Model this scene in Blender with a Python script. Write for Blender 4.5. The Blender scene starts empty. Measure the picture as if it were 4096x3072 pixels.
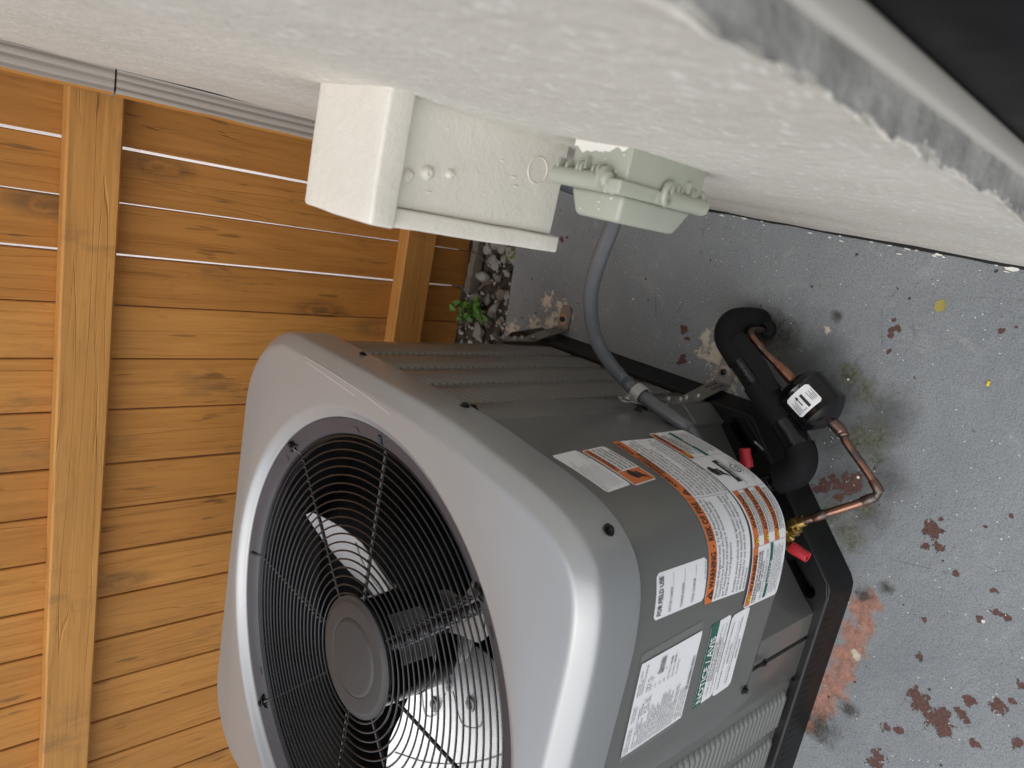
import bpy, bmesh, math, random
from mathutils import Vector, Matrix, noise as mnoise
import numpy as np
random.seed(7)
PI = math.pi
sc = bpy.context.scene
col = sc.collection
# ------------------------------------------------------------------ camera
cd = bpy.data.cameras.new('camera')
cam = bpy.data.objects.new('camera', cd); col.objects.link(cam)
cd.sensor_width = 36.0; cd.lens = 24.80
cd.clip_start = 0.02; cd.clip_end = 300.0
cd.dof.use_dof = True; cd.dof.focus_distance = 1.05; cd.dof.aperture_fstop = 7.0
Rm = Matrix(((0.207065, 0.945475, 0.251398), (-0.650393, 0.324994, -0.686563), (-0.730831, -0.021344, 0.682225)))
cam.matrix_world = Matrix.Translation((0, 0, 1.18)) @ Rm.to_4x4()
sc.camera = cam
# ------------------------------------------------------------------ sky, sun, exposure
SUN_EL, SUN_AZ = 60.0, 225.0      # azimuth clockwise from +y
w = bpy.data.worlds.new('World'); sc.world = w; w.use_nodes = True
nt = w.node_tree; nt.nodes.clear()
sky = nt.nodes.new('ShaderNodeTexSky'); sky.sky_type = 'NISHITA'; sky.sun_disc = False
sky.sun_elevation = math.radians(SUN_EL); sky.sun_rotation = math.radians(SUN_AZ)
sky.air_density = 1.0; sky.dust_density = 2.0; sky.ozone_density = 1.0
bg = nt.nodes.new('ShaderNodeBackground'); bg.inputs['Strength'].default_value = 0.145
hs = nt.nodes.new('ShaderNodeHueSaturation'); hs.inputs['Saturation'].default_value = 0.40
wo = nt.nodes.new('ShaderNodeOutputWorld')
nt.links.new(sky.outputs[0], hs.inputs['Color']); nt.links.new(hs.outputs[0], bg.inputs['Color']); nt.links.new(bg.outputs[0], wo.inputs['Surface'])
sd = bpy.data.lights.new('sun', 'SUN'); sd.energy = 0.75; sd.angle = math.radians(75); sd.color = (1, 0.98, 0.94)
sun = bpy.data.objects.new('sun', sd); col.objects.link(sun)
_d = Vector((math.sin(math.radians(SUN_AZ)) * math.cos(math.radians(SUN_EL)), math.cos(math.radians(SUN_AZ)) * math.cos(math.radians(SUN_EL)), math.sin(math.radians(SUN_EL))))
sun.rotation_euler = (-_d).to_track_quat('-Z', 'Y').to_euler()
sc.view_settings.view_transform = 'Standard'; sc.view_settings.look = 'None'
sc.view_settings.exposure = 0.55; sc.view_settings.gamma = 1.0
sc.view_settings.use_curve_mapping = False
sc.cycles.max_bounces = 8; sc.cycles.diffuse_bounces = 4; sc.cycles.glossy_bounces = 4

# ------------------------------------------------------------------ node helper
class N:
    def __init__(s, name, rough=0.6, metal=0.0, base=(0.5, 0.5, 0.5), spec=0.5):
        s.m = bpy.data.materials.new(name); s.m.use_nodes = True
        s.t = s.m.node_tree; s.b = s.t.nodes['Principled BSDF']
        s.b.inputs['Roughness'].default_value = rough; s.b.inputs['Metallic'].default_value = metal
        s.b.inputs['Base Color'].default_value = (*base, 1); s.b.inputs['Specular IOR Level'].default_value = spec
        s._c = None
    def n(s, ty, **kw):
        nd = s.t.nodes.new('ShaderNode' + ty)
        for k, v in kw.items(): setattr(nd, k, v)
        return nd
    def ln(s, a, b): s.t.links.new(a, b)
    def co(s, scale=(1, 1, 1), rnd=False, loc=(0, 0, 0)):
        tc = s.n('TexCoord'); mp = s.n('Mapping'); mp.inputs['Scale'].default_value = scale; mp.inputs['Location'].default_value = loc
        if rnd:
            oi = s.n('ObjectInfo'); mu = s.n('Math', operation='MULTIPLY'); mu.inputs[1].default_value = 37.0
            s.ln(oi.outputs['Random'], mu.inputs[0])
            ad = s.n('VectorMath', operation='ADD'); s.ln(tc.outputs['Object'], ad.inputs[0]); s.ln(mu.outputs[0], ad.inputs[1])
            s.ln(ad.outputs[0], mp.inputs[0])
        else: s.ln(tc.outputs['Object'], mp.inputs[0])
        return mp.outputs[0]
    def noise(s, sc_, det=4, rough=0.6, co=None, dist=0.0):
        nd = s.n('TexNoise'); nd.inputs['Scale'].default_value = sc_; nd.inputs['Detail'].default_value = det
        nd.inputs['Roughness'].default_value = rough; nd.inputs['Distortion'].default_value = dist
        if co is not None: s.ln(co, nd.inputs['Vector'])
        return nd.outputs['Fac']
    def vor(s, sc_, co=None, feature='F1', rand=1.0):
        nd = s.n('TexVoronoi', feature=feature); nd.inputs['Scale'].default_value = sc_; nd.inputs['Randomness'].default_value = rand
        if co is not None: s.ln(co, nd.inputs['Vector'])
        return nd
    def ramp(s, fac, stops, interp='LINEAR'):
        r = s.n('ValToRGB'); r.color_ramp.interpolation = interp
        while len(r.color_ramp.elements) < len(stops): r.color_ramp.elements.new(0.5)
        for e, (p, c) in zip(r.color_ramp.elements, stops):
            e.position = p; e.color = (c, c, c, 1) if isinstance(c, (int, float)) else (*c, 1)
        s.ln(fac, r.inputs[0]); return r.outputs[0]
    def mix(s, f, a, b, mode='MIX'):
        m = s.n('Mix', data_type='RGBA', blend_type=mode)
        for sock, v in ((m.inputs['Factor'], f), (m.inputs['A'], a), (m.inputs['B'], b)):
            if isinstance(v, (int, float)): sock.default_value = v if sock.type == 'VALUE' else (v, v, v, 1)
            elif isinstance(v, tuple): sock.default_value = (*v, 1)
            else: s.ln(v, sock)
        return m.outputs['Result']
    def math(s, op, a, b=None, c=None, clamp=False):
        m = s.n('Math', operation=op, use_clamp=clamp)
        for i, v in enumerate((a, b, c)):
            if v is None: continue
            if isinstance(v, (int, float)): m.inputs[i].default_value = v
            else: s.ln(v, m.inputs[i])
        return m.outputs[0]
    def col(s, x): s.ln(x, s.b.inputs['Base Color'])
    def rough(s, x): s.ln(x, s.b.inputs['Roughness'])
    def bump(s, h, dist=0.002, strength=1.0, prev=None):
        b = s.n('Bump'); b.inputs['Distance'].default_value = dist; b.inputs['Strength'].default_value = strength
        s.ln(h, b.inputs['Height'])
        if s._c is not None: s.ln(s._c, b.inputs['Normal'])
        s._c = b.outputs[0]; s.ln(b.outputs[0], s.b.inputs['Normal'])

MT = {}
def m_stucco():
    n = N('stucco', 0.75); c = n.co()
    big = n.noise(6, 3, .5, c); fine = n.noise(160, 5, .65, c); mid = n.noise(38, 5, .6, c, .6)
    base = n.mix(n.ramp(big, [(.35, 0.), (.65, 1.)]), (.575, .545, .475), (.625, .595, .53))
    sp = n.ramp(n.noise(150, 5, .7, n.co((1, 1, .45))), [(.56, 0.), (.66, 1.)])
    n.col(n.mix(n.math('MULTIPLY', sp, .9), base, (.83, .815, .775)))  # pale specks, plus whitish streak glints painted into the colour
    v = n.vor(55, c, 'SMOOTH_F1'); blob = n.ramp(v.outputs['Distance'], [(.12, 1.), (.42, 0.)])
    n.bump(mid, .0028, .8); n.bump(blob, .0012, .35); n.bump(n.noise(85, 5, .7, c), .0022, .7); n.bump(fine, .0012, .7)
    return n.m
def m_cream():
    n = N('cream_paint', 0.42); c = n.co()
    n.col(n.mix(n.ramp(n.noise(18, 4, .6, c), [(.35, 0.), (.7, 1.)]), (.69, .655, .575), (.73, .695, .62)))
    n.bump(n.noise(70, 4, .6, c, .4), .0022, .55); n.bump(n.noise(14, 3, .5, c, .8), .003, .35); n.bump(n.noise(420, 3, .6, c), .0006, .5)
    return n.m
def wood(name, dark, lightc, grey=0.0, axis=2):
    n = N(name, 0.62, spec=.3)
    st = [30, 30, 30]; st[axis] = 1.6
    c = n.co(tuple(st), True)
    g = n.noise(1.6, 6, .65, c, 1.2)
    st2 = [140, 140, 140]; st2[axis] = 5
    f = n.noise(1.0, 4, .7, n.co(tuple(st2), True))
    b = n.noise(3.2, 3, .5, n.co((1, 1, 1), True))
    base = n.mix(n.ramp(g, [(.3, 0.), (.72, 1.)]), dark, lightc)
    base = n.mix(n.ramp(b, [(.35, 0.), (.75, .5)]), base, tuple(x * .62 for x in lightc))
    base = n.mix(n.math('MULTIPLY', n.ramp(f, [(.30, 1.), (.46, 0.)]), .38), base, tuple(x * .45 for x in dark))
    # knots
    st3 = [9, 9, 9]; st3[axis] = 3.4
    v = n.vor(1.0, n.co(tuple(st3), True)); d = n.math('ADD', v.outputs['Distance'], n.math('MULTIPLY', n.noise(9, 3, .6, n.co((1, 1, 1), True)), .13))
    d = n.math('ADD', d, n.math('MULTIPLY', n.noise(60, 3, .7, n.co((1, 1, 1), True)), .10))
    kn = n.math('MULTIPLY', n.ramp(d, [(.19, .7), (.22, .15), (.26, .6), (.40, 0.)]), .75)
    gate = n.n('SeparateColor'); n.ln(v.outputs['Color'], gate.inputs[0])
    kn = n.math('MULTIPLY', kn, n.math('GREATER_THAN', gate.outputs[0], .55))
    base = n.mix(kn, base, (.085, .052, .028))
    # grey-green mildew
    mil = n.math('MULTIPLY', n.ramp(n.noise(5, 5, .7, n.co((1.5, 1.5, .6), True)), [(.58, 0.), (.72, 1.)]), .5)
    base = n.mix(mil, base, (.11, .08, .045))
    dsh = n.ramp(n.noise(1.0, 2, .5, n.co(tuple(75 if i != axis else 9 for i in range(3)), True)), [(.27, 1.), (.33, 0.)])
    base = n.mix(n.math('MULTIPLY', dsh, .55), base, (.10, .055, .022))
    oi = n.n('ObjectInfo')
    base = n.mix(n.ramp(oi.outputs['Random'], [(0., 0.), (1., 1.)]), base, n.mix(1.0, base, (.80, .74, .66), 'MULTIPLY'))
    n.col(base)
    n.bump(f, .0011, .6); n.bump(g, .0012, .5); n.bump(kn, .0015, .5)
    # long checks
    st4 = [34, 34, 34]; st4[axis] = .9
    cr = n.ramp(n.noise(1.0, 2, .4, n.co(tuple(st4), True), .5), [(.492, 0.), (.5, 1.), (.508, 0.)])
    n.bump(n.math('MULTIPLY', cr, -1), .003, .55)
    return n.m
def m_grey_wood():
    n = N('weathered_wood', 0.8, spec=.2)
    c = n.co((60, 60, 1.1), True); g = n.noise(1.5, 3, .5, c, .5)
    wv = n.n('TexWave', wave_type='BANDS', bands_direction='X'); wv.inputs['Scale'].default_value = 26; wv.inputs['Distortion'].default_value = 3.2; wv.inputs['Detail'].default_value = 2
    n.ln(n.co((1, .25, .06), True), wv.inputs['Vector'])
    r = n.ramp(wv.outputs['Fac'], [(.15, 1.), (.5, 0.)])
    base = n.mix(r, (.40, .355, .31), (.17, .14, .118))
    base = n.mix(n.ramp(g, [(.35, 0.), (.75, .7)]), base, (.46, .42, .375))
    n.col(base); n.bump(wv.outputs['Fac'], .0016, .8); n.bump(g, .001, .5)
    return n.m
def m_unit(name='pewter_paint_lit', base=(.362, .370, .372), rough=.30, metal=.35):
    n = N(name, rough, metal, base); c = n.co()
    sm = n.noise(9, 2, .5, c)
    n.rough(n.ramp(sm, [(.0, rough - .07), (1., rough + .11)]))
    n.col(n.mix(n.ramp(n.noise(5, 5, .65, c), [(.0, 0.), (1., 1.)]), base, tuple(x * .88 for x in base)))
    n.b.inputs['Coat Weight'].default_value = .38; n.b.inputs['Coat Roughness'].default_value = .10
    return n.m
def simple(name, base, rough, metal=0., bump=0., bs=200, spec=.5, var=0., coat=0.):
    n = N(name, rough, metal, base, spec)
    c = n.co()
    if var: n.col(n.mix(n.ramp(n.noise(30, 4, .6, c), [(.3, 0.), (.7, 1.)]), base, tuple(x * (1 - var) for x in base)))
    n.rough(n.ramp(n.noise(24, 4, .6, c), [(.3, max(.02, rough - .05)), (.75, min(1, rough + .09))]))
    if bump: n.bump(n.noise(bs, 3, .6, c), bump, .6)
    if coat: n.b.inputs['Coat Weight'].default_value = coat; n.b.inputs['Coat Roughness'].default_value = .05
    return n.m
def m_copper():
    n = N('brazed_copper', .32, 1.); c = n.co()
    a = n.noise(16, 5, .65, c, .8); b = n.noise(120, 4, .7, c)
    base = n.mix(n.ramp(a, [(.46, 0.), (.60, 1.)]), (.12, .10, .092), (.36, .175, .115))
    base = n.mix(n.ramp(b, [(.5, 0.), (.7, .6)]), base, (.26, .20, .18))
    n.col(base); n.rough(n.ramp(a, [(.35, .52), (.65, .34)])); n.bump(b, .0006, .5)
    return n.m

# ---- concrete with located wear (world metres on the slab)
MAROON = [(-.594,.187,.012),(-.604,.1725,.019),(-.6106,.1537,.017),(-.5967,.1449,.011),(-.6159,.1384,.017),(-.5562,.1233,.010),(-.5813,.1251,.010),(-.5907,.1155,.006),(-.5433,.0891,.011),(-.5344,.0945,.006),(-.615,.097,.008),(-.5774,.0536,.009),(-.5253,.0784,.006),(-.6723,.2043,.008),(-.6636,.1881,.008),(-.7218,.2013,.013),(-.7375,.1976,.013),(-.5352,.1998,.007),(-.3874,.1467,.006),(-.4368,.1497,.006),(-.4973,.0773,.007),(-.3405,.248,.0145),(-.3475,.244,.011),(-.3694,.2467,.008),(-.3637,.2306,.009),(-.323,.2393,.006),(-.389,.1972,.0045),(-.3801,.2188,.003),(-.3881,.1476,.005),(-.4163,.1334,.0065),(-.4171,.1207,.005),(-.4784,.2113,.005),(-.2791,.163,.004),(-.3065,.1873,.004),(-.0738,.3974,.0065),(-.0701,.3897,.0065),(-.0822,.3939,.0055),(-.0579,.3977,.0045),(-.1082,.39,.0055),(-.0354,.2565,.005),(-.0268,.2424,.003),(-.1336,.3416,.003),(-.1243,.6422,.008),(-.1307,.6533,.009),(-.3321,.4019,.010),(-.3396,.3933,.010),(-.349,.4135,.013),(-.3578,.4217,.010),(-.3276,.3745,.019),(-.3135,.3718,.012),(-.3566,.3876,.009),(-.0693,1.1312,.009),(-.0617,1.1177,.005),(-.1749,.7569,.010),(-.1901,.7466,.008),(-.2326,.7433,.012)]
ORANGE = [(-.4953,.2848,.017),(-.512,.2946,.019),(-.5294,.2826,.017),(-.5585,.2885,.021),(-.584,.2831,.019),(-.6062,.2885,.021),(-.631,.2866,.020),(-.6599,.29,.021),(-.6892,.2935,.020),(-.716,.2981,.018),(-.7486,.3044,.014)]
MOSS = [(-.1595,.4272,.025),(-.1734,.4006,.026),(-.182,.3905,.02),(-.1514,.4449,.016),(-.246,.3691,.045),(-.2593,.3938,.03),(-.4036,.3566,.034),(-.4143,.3455,.03),(-.3559,.3429,.026),(-.272,.3495,.02),(-.385,.385,.03)]
DIRT = [(-.1343,.588,.046),(-.1320,.5600,.040),(-.15,.60,.035),(-.118,.575,.03),(-.0757,.4855,.014),(-.225,.625,.016),(-.49,.30,.02),(-.46,.275,.015),(-.74,.29,.04),(-.68,.262,.02)]
DUST = [(-.231,.6412,.03),(-.1997,.6812,.03),(-.1761,.7031,.018),(-.21,.66,.03),(-.2257,1.0839,.028),(-.237,1.0627,.024),(-.2167,1.1319,.022),(-.3071,1.2289,.022),(-.2785,1.159,.022),(-.262,1.105,.022),(-.587,.2821,.009),(-.1004,.4912,.006)]
DAMP = [(-.20,.36,.06),(-.30,.33,.05),(-.36,.34,.05),(-.24,.55,.07),(-.16,.52,.10),(-.21,.45,.10),(-.26,.42,.09),(-.33,.38,.09),(-.13,.60,.07)]
def m_concrete():
    n = N('painted_concrete', .62, spec=.35); c = n.co()
    def spots(L, warp, wscale, lo, hi, wf=1.0):
        tc = n.n('TexCoord'); nz = n.noise(wscale, 5, .72, c)
        acc = None
        for x, y, r in L:
            d = n.n('VectorMath', operation='DISTANCE'); n.ln(tc.outputs['Object'], d.inputs[0]); d.inputs[1].default_value = (x, y, 0)
            v = n.math('MULTIPLY_ADD', d.outputs['Value'], -1.0 / r, 1.0)
            acc = v if acc is None else n.math('MAXIMUM', acc, v)
        acc = n.math('ADD', acc, n.math('MULTIPLY', n.math('SUBTRACT', nz, .5), warp))
        return n.ramp(acc, [(lo, 0.), (hi, 1.)])
    big = n.noise(4, 4, .6, c); mid = n.noise(26, 5, .65, c); fine = n.noise(330, 4, .75, c); wash = n.noise(2.2, 5, .6, n.co((1, 1, 1), False, (3, 7, 0)), 1.0)
    base = n.mix(n.ramp(big, [(.35, 0.), (.68, 1.)]), (.205, .222, .236), (.262, .282, .290))
    base = n.mix(n.ramp(mid, [(.4, 0.), (.75, .55)]), base, (.26, .27, .265))
    base = n.mix(n.math('MULTIPLY', n.ramp(wash, [(.38, 1.), (.56, 0.)]), .35), base, (.15, .165, .18))
    base = n.mix(n.math('MULTIPLY', n.ramp(n.noise(11, 6, .75, c, 1.5), [(.56, 0.), (.72, 1.)]), .45), base, (.37, .385, .38))
    crk = n.vor(5.5, n.co((1, 1, 1), False, (.3, .1, 0)), 'DISTANCE_TO_EDGE').outputs['Distance']
    crk = n.math('MULTIPLY', n.ramp(n.math('ADD', crk, n.math('MULTIPLY', n.noise(35, 4, .7, c), .05)), [(.024, 1.), (.030, 0.)]), n.ramp(n.noise(5, 3, .6, c, .4), [(.52, 0.), (.62, .6)]))
    base = n.mix(crk, base, (.07, .07, .07))
    # pits of bare dark aggregate, denser in patches
    pit = n.ramp(n.noise(210, 5, .8, c), [(.36, 1.), (.44, 0.)])
    lum = n.noise(420, 3, .8, c)
    base = n.mix(n.ramp(lum, [(.35, .55), (.5, 0.)]), base, (.10, .106, .11)); base = n.mix(n.ramp(lum, [(.52, 0.), (.68, .5)]), base, (.37, .385, .385))
    dens = n.ramp(n.noise(7, 4, .6, c), [(.36, .12), (.64, 1.)])
    base = n.mix(n.math('MULTIPLY', n.math('MULTIPLY', pit, dens), .75), base, (.075, .075, .07))
    damp = spots(DAMP, 1.2, 14, .0, .75)
    base = n.mix(n.math('MULTIPLY', damp, .74), base, (.07, .073, .07))
    moss = n.math('MULTIPLY', spots(MOSS, 2.2, 40, .05, .9), .8)
    base = n.mix(moss, base, n.mix(n.ramp(n.noise(150, 3, .6, c), [(.4, 0.), (.6, 1.)]), (.055, .06, .025), (.14, .135, .085)))
    org = spots([(x, y + .004, r * 1.5) for x, y, r in ORANGE], 1.9, 46, .16, .52)
    ocol = n.mix(n.ramp(n.noise(90, 5, .7, c), [(.35, 0.), (.62, 1.)]), (.21, .120, .088), (.43, .205, .145))
    base = n.mix(n.math('MULTIPLY', org, .95), base, ocol)
    mar = spots([(x, y, r * 1.22) for x, y, r in MAROON], 3.3, 78, .34, .375)
    base = n.mix(mar, base, n.mix(n.ramp(n.noise(240, 3, .6, c), [(.4, 0.), (.65, 1.)]), (.088, .040, .032), (.135, .066, .052)))
    dirt = n.math('MULTIPLY', spots(DIRT, 2.0, 60, .05, .8), .85)
    base = n.mix(dirt, base, n.mix(n.ramp(n.noise(200, 3, .7, c), [(.45, 0.), (.62, 1.)]), (.018, .016, .013), (.075, .065, .05)))
    dust = spots([(x, y, r * 1.5) for x, y, r in DUST], 4.2, 60, .35, .75)
    base = n.mix(n.math('MULTIPLY', dust, .9), base, (.60, .53, .42))
    # dried dust crumbs round the dust, and white paint drops everywhere
    v1 = n.vor(48, c); g1 = n.n('SeparateColor'); n.ln(v1.outputs['Color'], g1.inputs[0])
    r1 = n.math('MULTIPLY', n.math('POWER', g1.outputs[0], 3.0), .125)
    d1 = n.math('MULTIPLY', n.math('LESS_THAN', v1.outputs['Distance'], r1), n.math('GREATER_THAN', g1.outputs[1], .68))
    v2 = n.vor(150, c); g2 = n.n('SeparateColor'); n.ln(v2.outputs['Color'], g2.inputs[0])
    d2 = n.math('MULTIPLY', n.math('LESS_THAN', v2.outputs['Distance'], .13), n.math('GREATER_THAN', g2.outputs[0], .9))
    base = n.mix(n.math('MAXIMUM', d1, d2), base, (.78, .76, .71))
    v3 = n.vor(32, c); g3 = n.n('SeparateColor'); n.ln(v3.outputs['Color'], g3.inputs[0])
    d3 = n.math('MULTIPLY', n.math('LESS_THAN', n.math('ADD', v3.outputs['Distance'], n.math('MULTIPLY', n.noise(300, 3, .7, c), .16)), .165), n.math('GREATER_THAN', g3.outputs[2], .6))
    base = n.mix(n.math('MULTIPLY', d3, .85), base, (.035, .03, .025))
    n.col(base)
    n.rough(n.ramp(damp, [(0., .66), (1., .42)]))
    n.bump(n.noise(70, 5, .6, c), .004, .55); n.bump(fine, .0012, .7); n.bump(n.math('MULTIPLY', mar, -1), .0012, 1.); n.bump(dust, .0015, .5)
    return n.m
def m_ground():
    n = N('pale_ground', .9); c = n.co()
    n.col(n.mix(n.ramp(n.noise(3, 6, .7, c), [(.3, 0.), (.7, 1.)]), (.36, .34, .30), (.50, .48, .44))); n.bump(n.noise(60, 4, .6, c), .01, .6)
    return n.m
def m_soil():
    n = N('dark_soil', .95); c = n.co()
    n.col(n.mix(n.ramp(n.noise(40, 6, .75, c), [(.35, 0.), (.68, 1.)]), (.022, .019, .014), (.13, .105, .07))); n.bump(n.noise(80, 5, .7, c), .012, .9)
    return n.m
def m_stone():
    n = N('river_stone', .8); c = n.co((1, 1, 1), True)
    oi = n.n('ObjectInfo')
    a = n.mix(n.ramp(oi.outputs['Random'], [(.0, 0.), (.55, .15), (1., 1.)]), (.50, .49, .46), (.25, .20, .15))
    n.col(n.mix(n.ramp(n.noise(45, 5, .7, c), [(.35, 0.), (.7, .75)]), a, (.20, .165, .125))); n.bump(n.noise(70, 4, .65, c), .004, .7)
    return n.m
def m_leaf():
    n = N('weed_leaf', .45, spec=.4); c = n.co((1, 1, 1), True)
    n.col(n.mix(n.noise(60, 3, .6, c), (.055, .15, .02), (.13, .26, .045))); n.bump(n.noise(120, 3, .5, c), .001, .5)
    n.b.inputs['Subsurface Weight'].default_value = .1
    return n.m
def m_conduit():
    n = N('grey_conduit', .22, spec=.6); n.col(n.mix(n.noise(40, 4, .6, n.co()), (.10, .106, .113), (.135, .14, .148)))
    return n.m
def m_blade():
    n = N('aluminium', .45, .65, (.95, .95, .95)); n.bump(n.noise(40, 3, .5, n.co()), .0008, .3); return n.m
def m_coil():
    n = N('coil_fins', .5, .2, (.02, .02, .02)); wv = n.n('TexWave', wave_type='BANDS', bands_direction='Z'); wv.inputs['Scale'].default_value = 120
    n.ln(n.co(), wv.inputs['Vector']); n.bump(wv.outputs['Fac'], .002, .6); return n.m
def m_render():
    n = N('bare_render', .9); c = n.co(); a = n.noise(28, 5, .65, c); b = n.noise(150, 4, .7, c)
    n.col(n.mix(n.ramp(a, [(.35, 0.), (.68, 1.)]), (.25, .245, .23), (.42, .41, .385))); n.bump(a, .006, .8); n.bump(b, .0016, .7); return n.m
MT['render'] = m_render(); MT['stucco'] = m_stucco(); MT['cream'] = m_cream(); MT['plank'] = wood('stained_plank', (.45, .192, .040), (.62, .290, .072)); MT['rail'] = wood('stained_rail', (.48, .225, .056), (.64, .325, .092), axis=0)
MT['greywood'] = m_grey_wood(); MT['unit'] = m_unit(); MT['side'] = m_unit('pewter_paint_shaded', (.195, .195, .184), .34, .5)  # one pewter paint: lit cover and shaded panels toned apart in base colour
MT['black'] = simple('black_plastic', (.006, .006, .0065), .42, spec=.35, bump=.0004, bs=500, var=.2)
MT['orifice'] = simple('grey_plastic', (.045, .043, .05), .38, bump=.0002, bs=600)
MT['wire'] = simple('black_wire', (.008, .008, .009), .25, spec=.6)
MT['hub'] = simple('hub_plastic', (.036, .033, .032), .55, bump=.0003, bs=900)
MT['foam'] = simple('foam_rubber', (.009, .009, .010), .75, bump=.0006, bs=260, spec=.2)
MT['tape'] = simple('black_tape', (.008, .008, .009), .16, bump=.0012, bs=110)
MT['gloss'] = simple('gloss_black', (.004, .004, .005), .12, bump=.0008, bs=45, spec=.5)
MT['copper'] = m_copper(); MT['brass'] = simple('brass', (.72, .52, .18), .30, 1., bump=.0005, bs=90, var=.4)
MT['red'] = simple('red_plastic', (.50, .022, .035), .35)
MT['gfci'] = simple('grey_green_plastic', (.37, .385, .315), .36, bump=.0002, bs=300, var=.06)
MT['steel'] = simple('zinc_steel', (.55, .55, .53), .34, 1., bump=.0005, bs=150, var=.35)
MT['galv'] = simple('grey_strap', (.32, .31, .29), .42, .7, bump=.0005, bs=150, var=.2)
MT['blackmetal'] = simple('black_screw', (.02, .02, .02), .32, .6)
MT['clamp'] = simple('grey_clamp', (.42, .42, .41), .4, .3)
MT['conduit'] = m_conduit(); MT['blade'] = m_blade(); MT['coil'] = m_coil()
MT['concrete'] = m_concrete(); MT['ground'] = m_ground(); MT['soil'] = m_soil(); MT['stone'] = m_stone(); MT['leaf'] = m_leaf()
MT['stem'] = simple('stem', (.10, .13, .04), .7); MT['twig'] = simple('twig', (.16, .11, .075), .85, bump=.001, bs=200, var=.5)
MT['vinyl'] = simple('white_trim', (.50, .48, .43), .45, bump=.0004, bs=200)
MT['frame'] = simple('black_frame', (.003, .003, .004), .45, spec=.12, bump=.0004, bs=600)
MT['caulk'] = simple('dark_gap', (.012, .011, .010), .9)
MT['paintchip'] = simple('paint_flake', (.76, .74, .69), .7)
MT['white'] = simple('sticker_white', (.84, .84, .85), .32, spec=.5)
MT['orange'] = simple('sticker_orange', (.66, .17, .035), .32)
MT['green'] = simple('sticker_green', (.012, .12, .075), .32)
MT['ink'] = simple('ink_black', (.012, .012, .012), .4)
MT['inkgrey'] = simple('ink_grey', (.16, .15, .17), .4)
MT['yellow'] = simple('sticker_yellow', (.85, .55, .02), .32)
MT['whiteink'] = simple('ink_white', (.82, .82, .82), .35)
MT['film'] = simple('clear_film_sheet', (.20, .197, .188), .18, .25)
MT['yscrap'] = simple('yellow_scrap', (.75, .50, .02), .4)
MT['pale'] = simple('neighbour_paint', (.74, .70, .69), .8)
MT['driftwood'] = simple('driftwood', (.20, .165, .13), .85, bump=.002, bs=120, var=.55); MT['greylabel'] = simple('label_silver', (.16, .16, .16), .4); MT['scratch'] = simple('bare_scratch', (.7, .69, .66), .5); MT['pink'] = simple('pink_paint', (.62, .36, .38), .8)
MT['drop'] = simple('bead_metal', (.6, .6, .6), .12, 1.)

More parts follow.
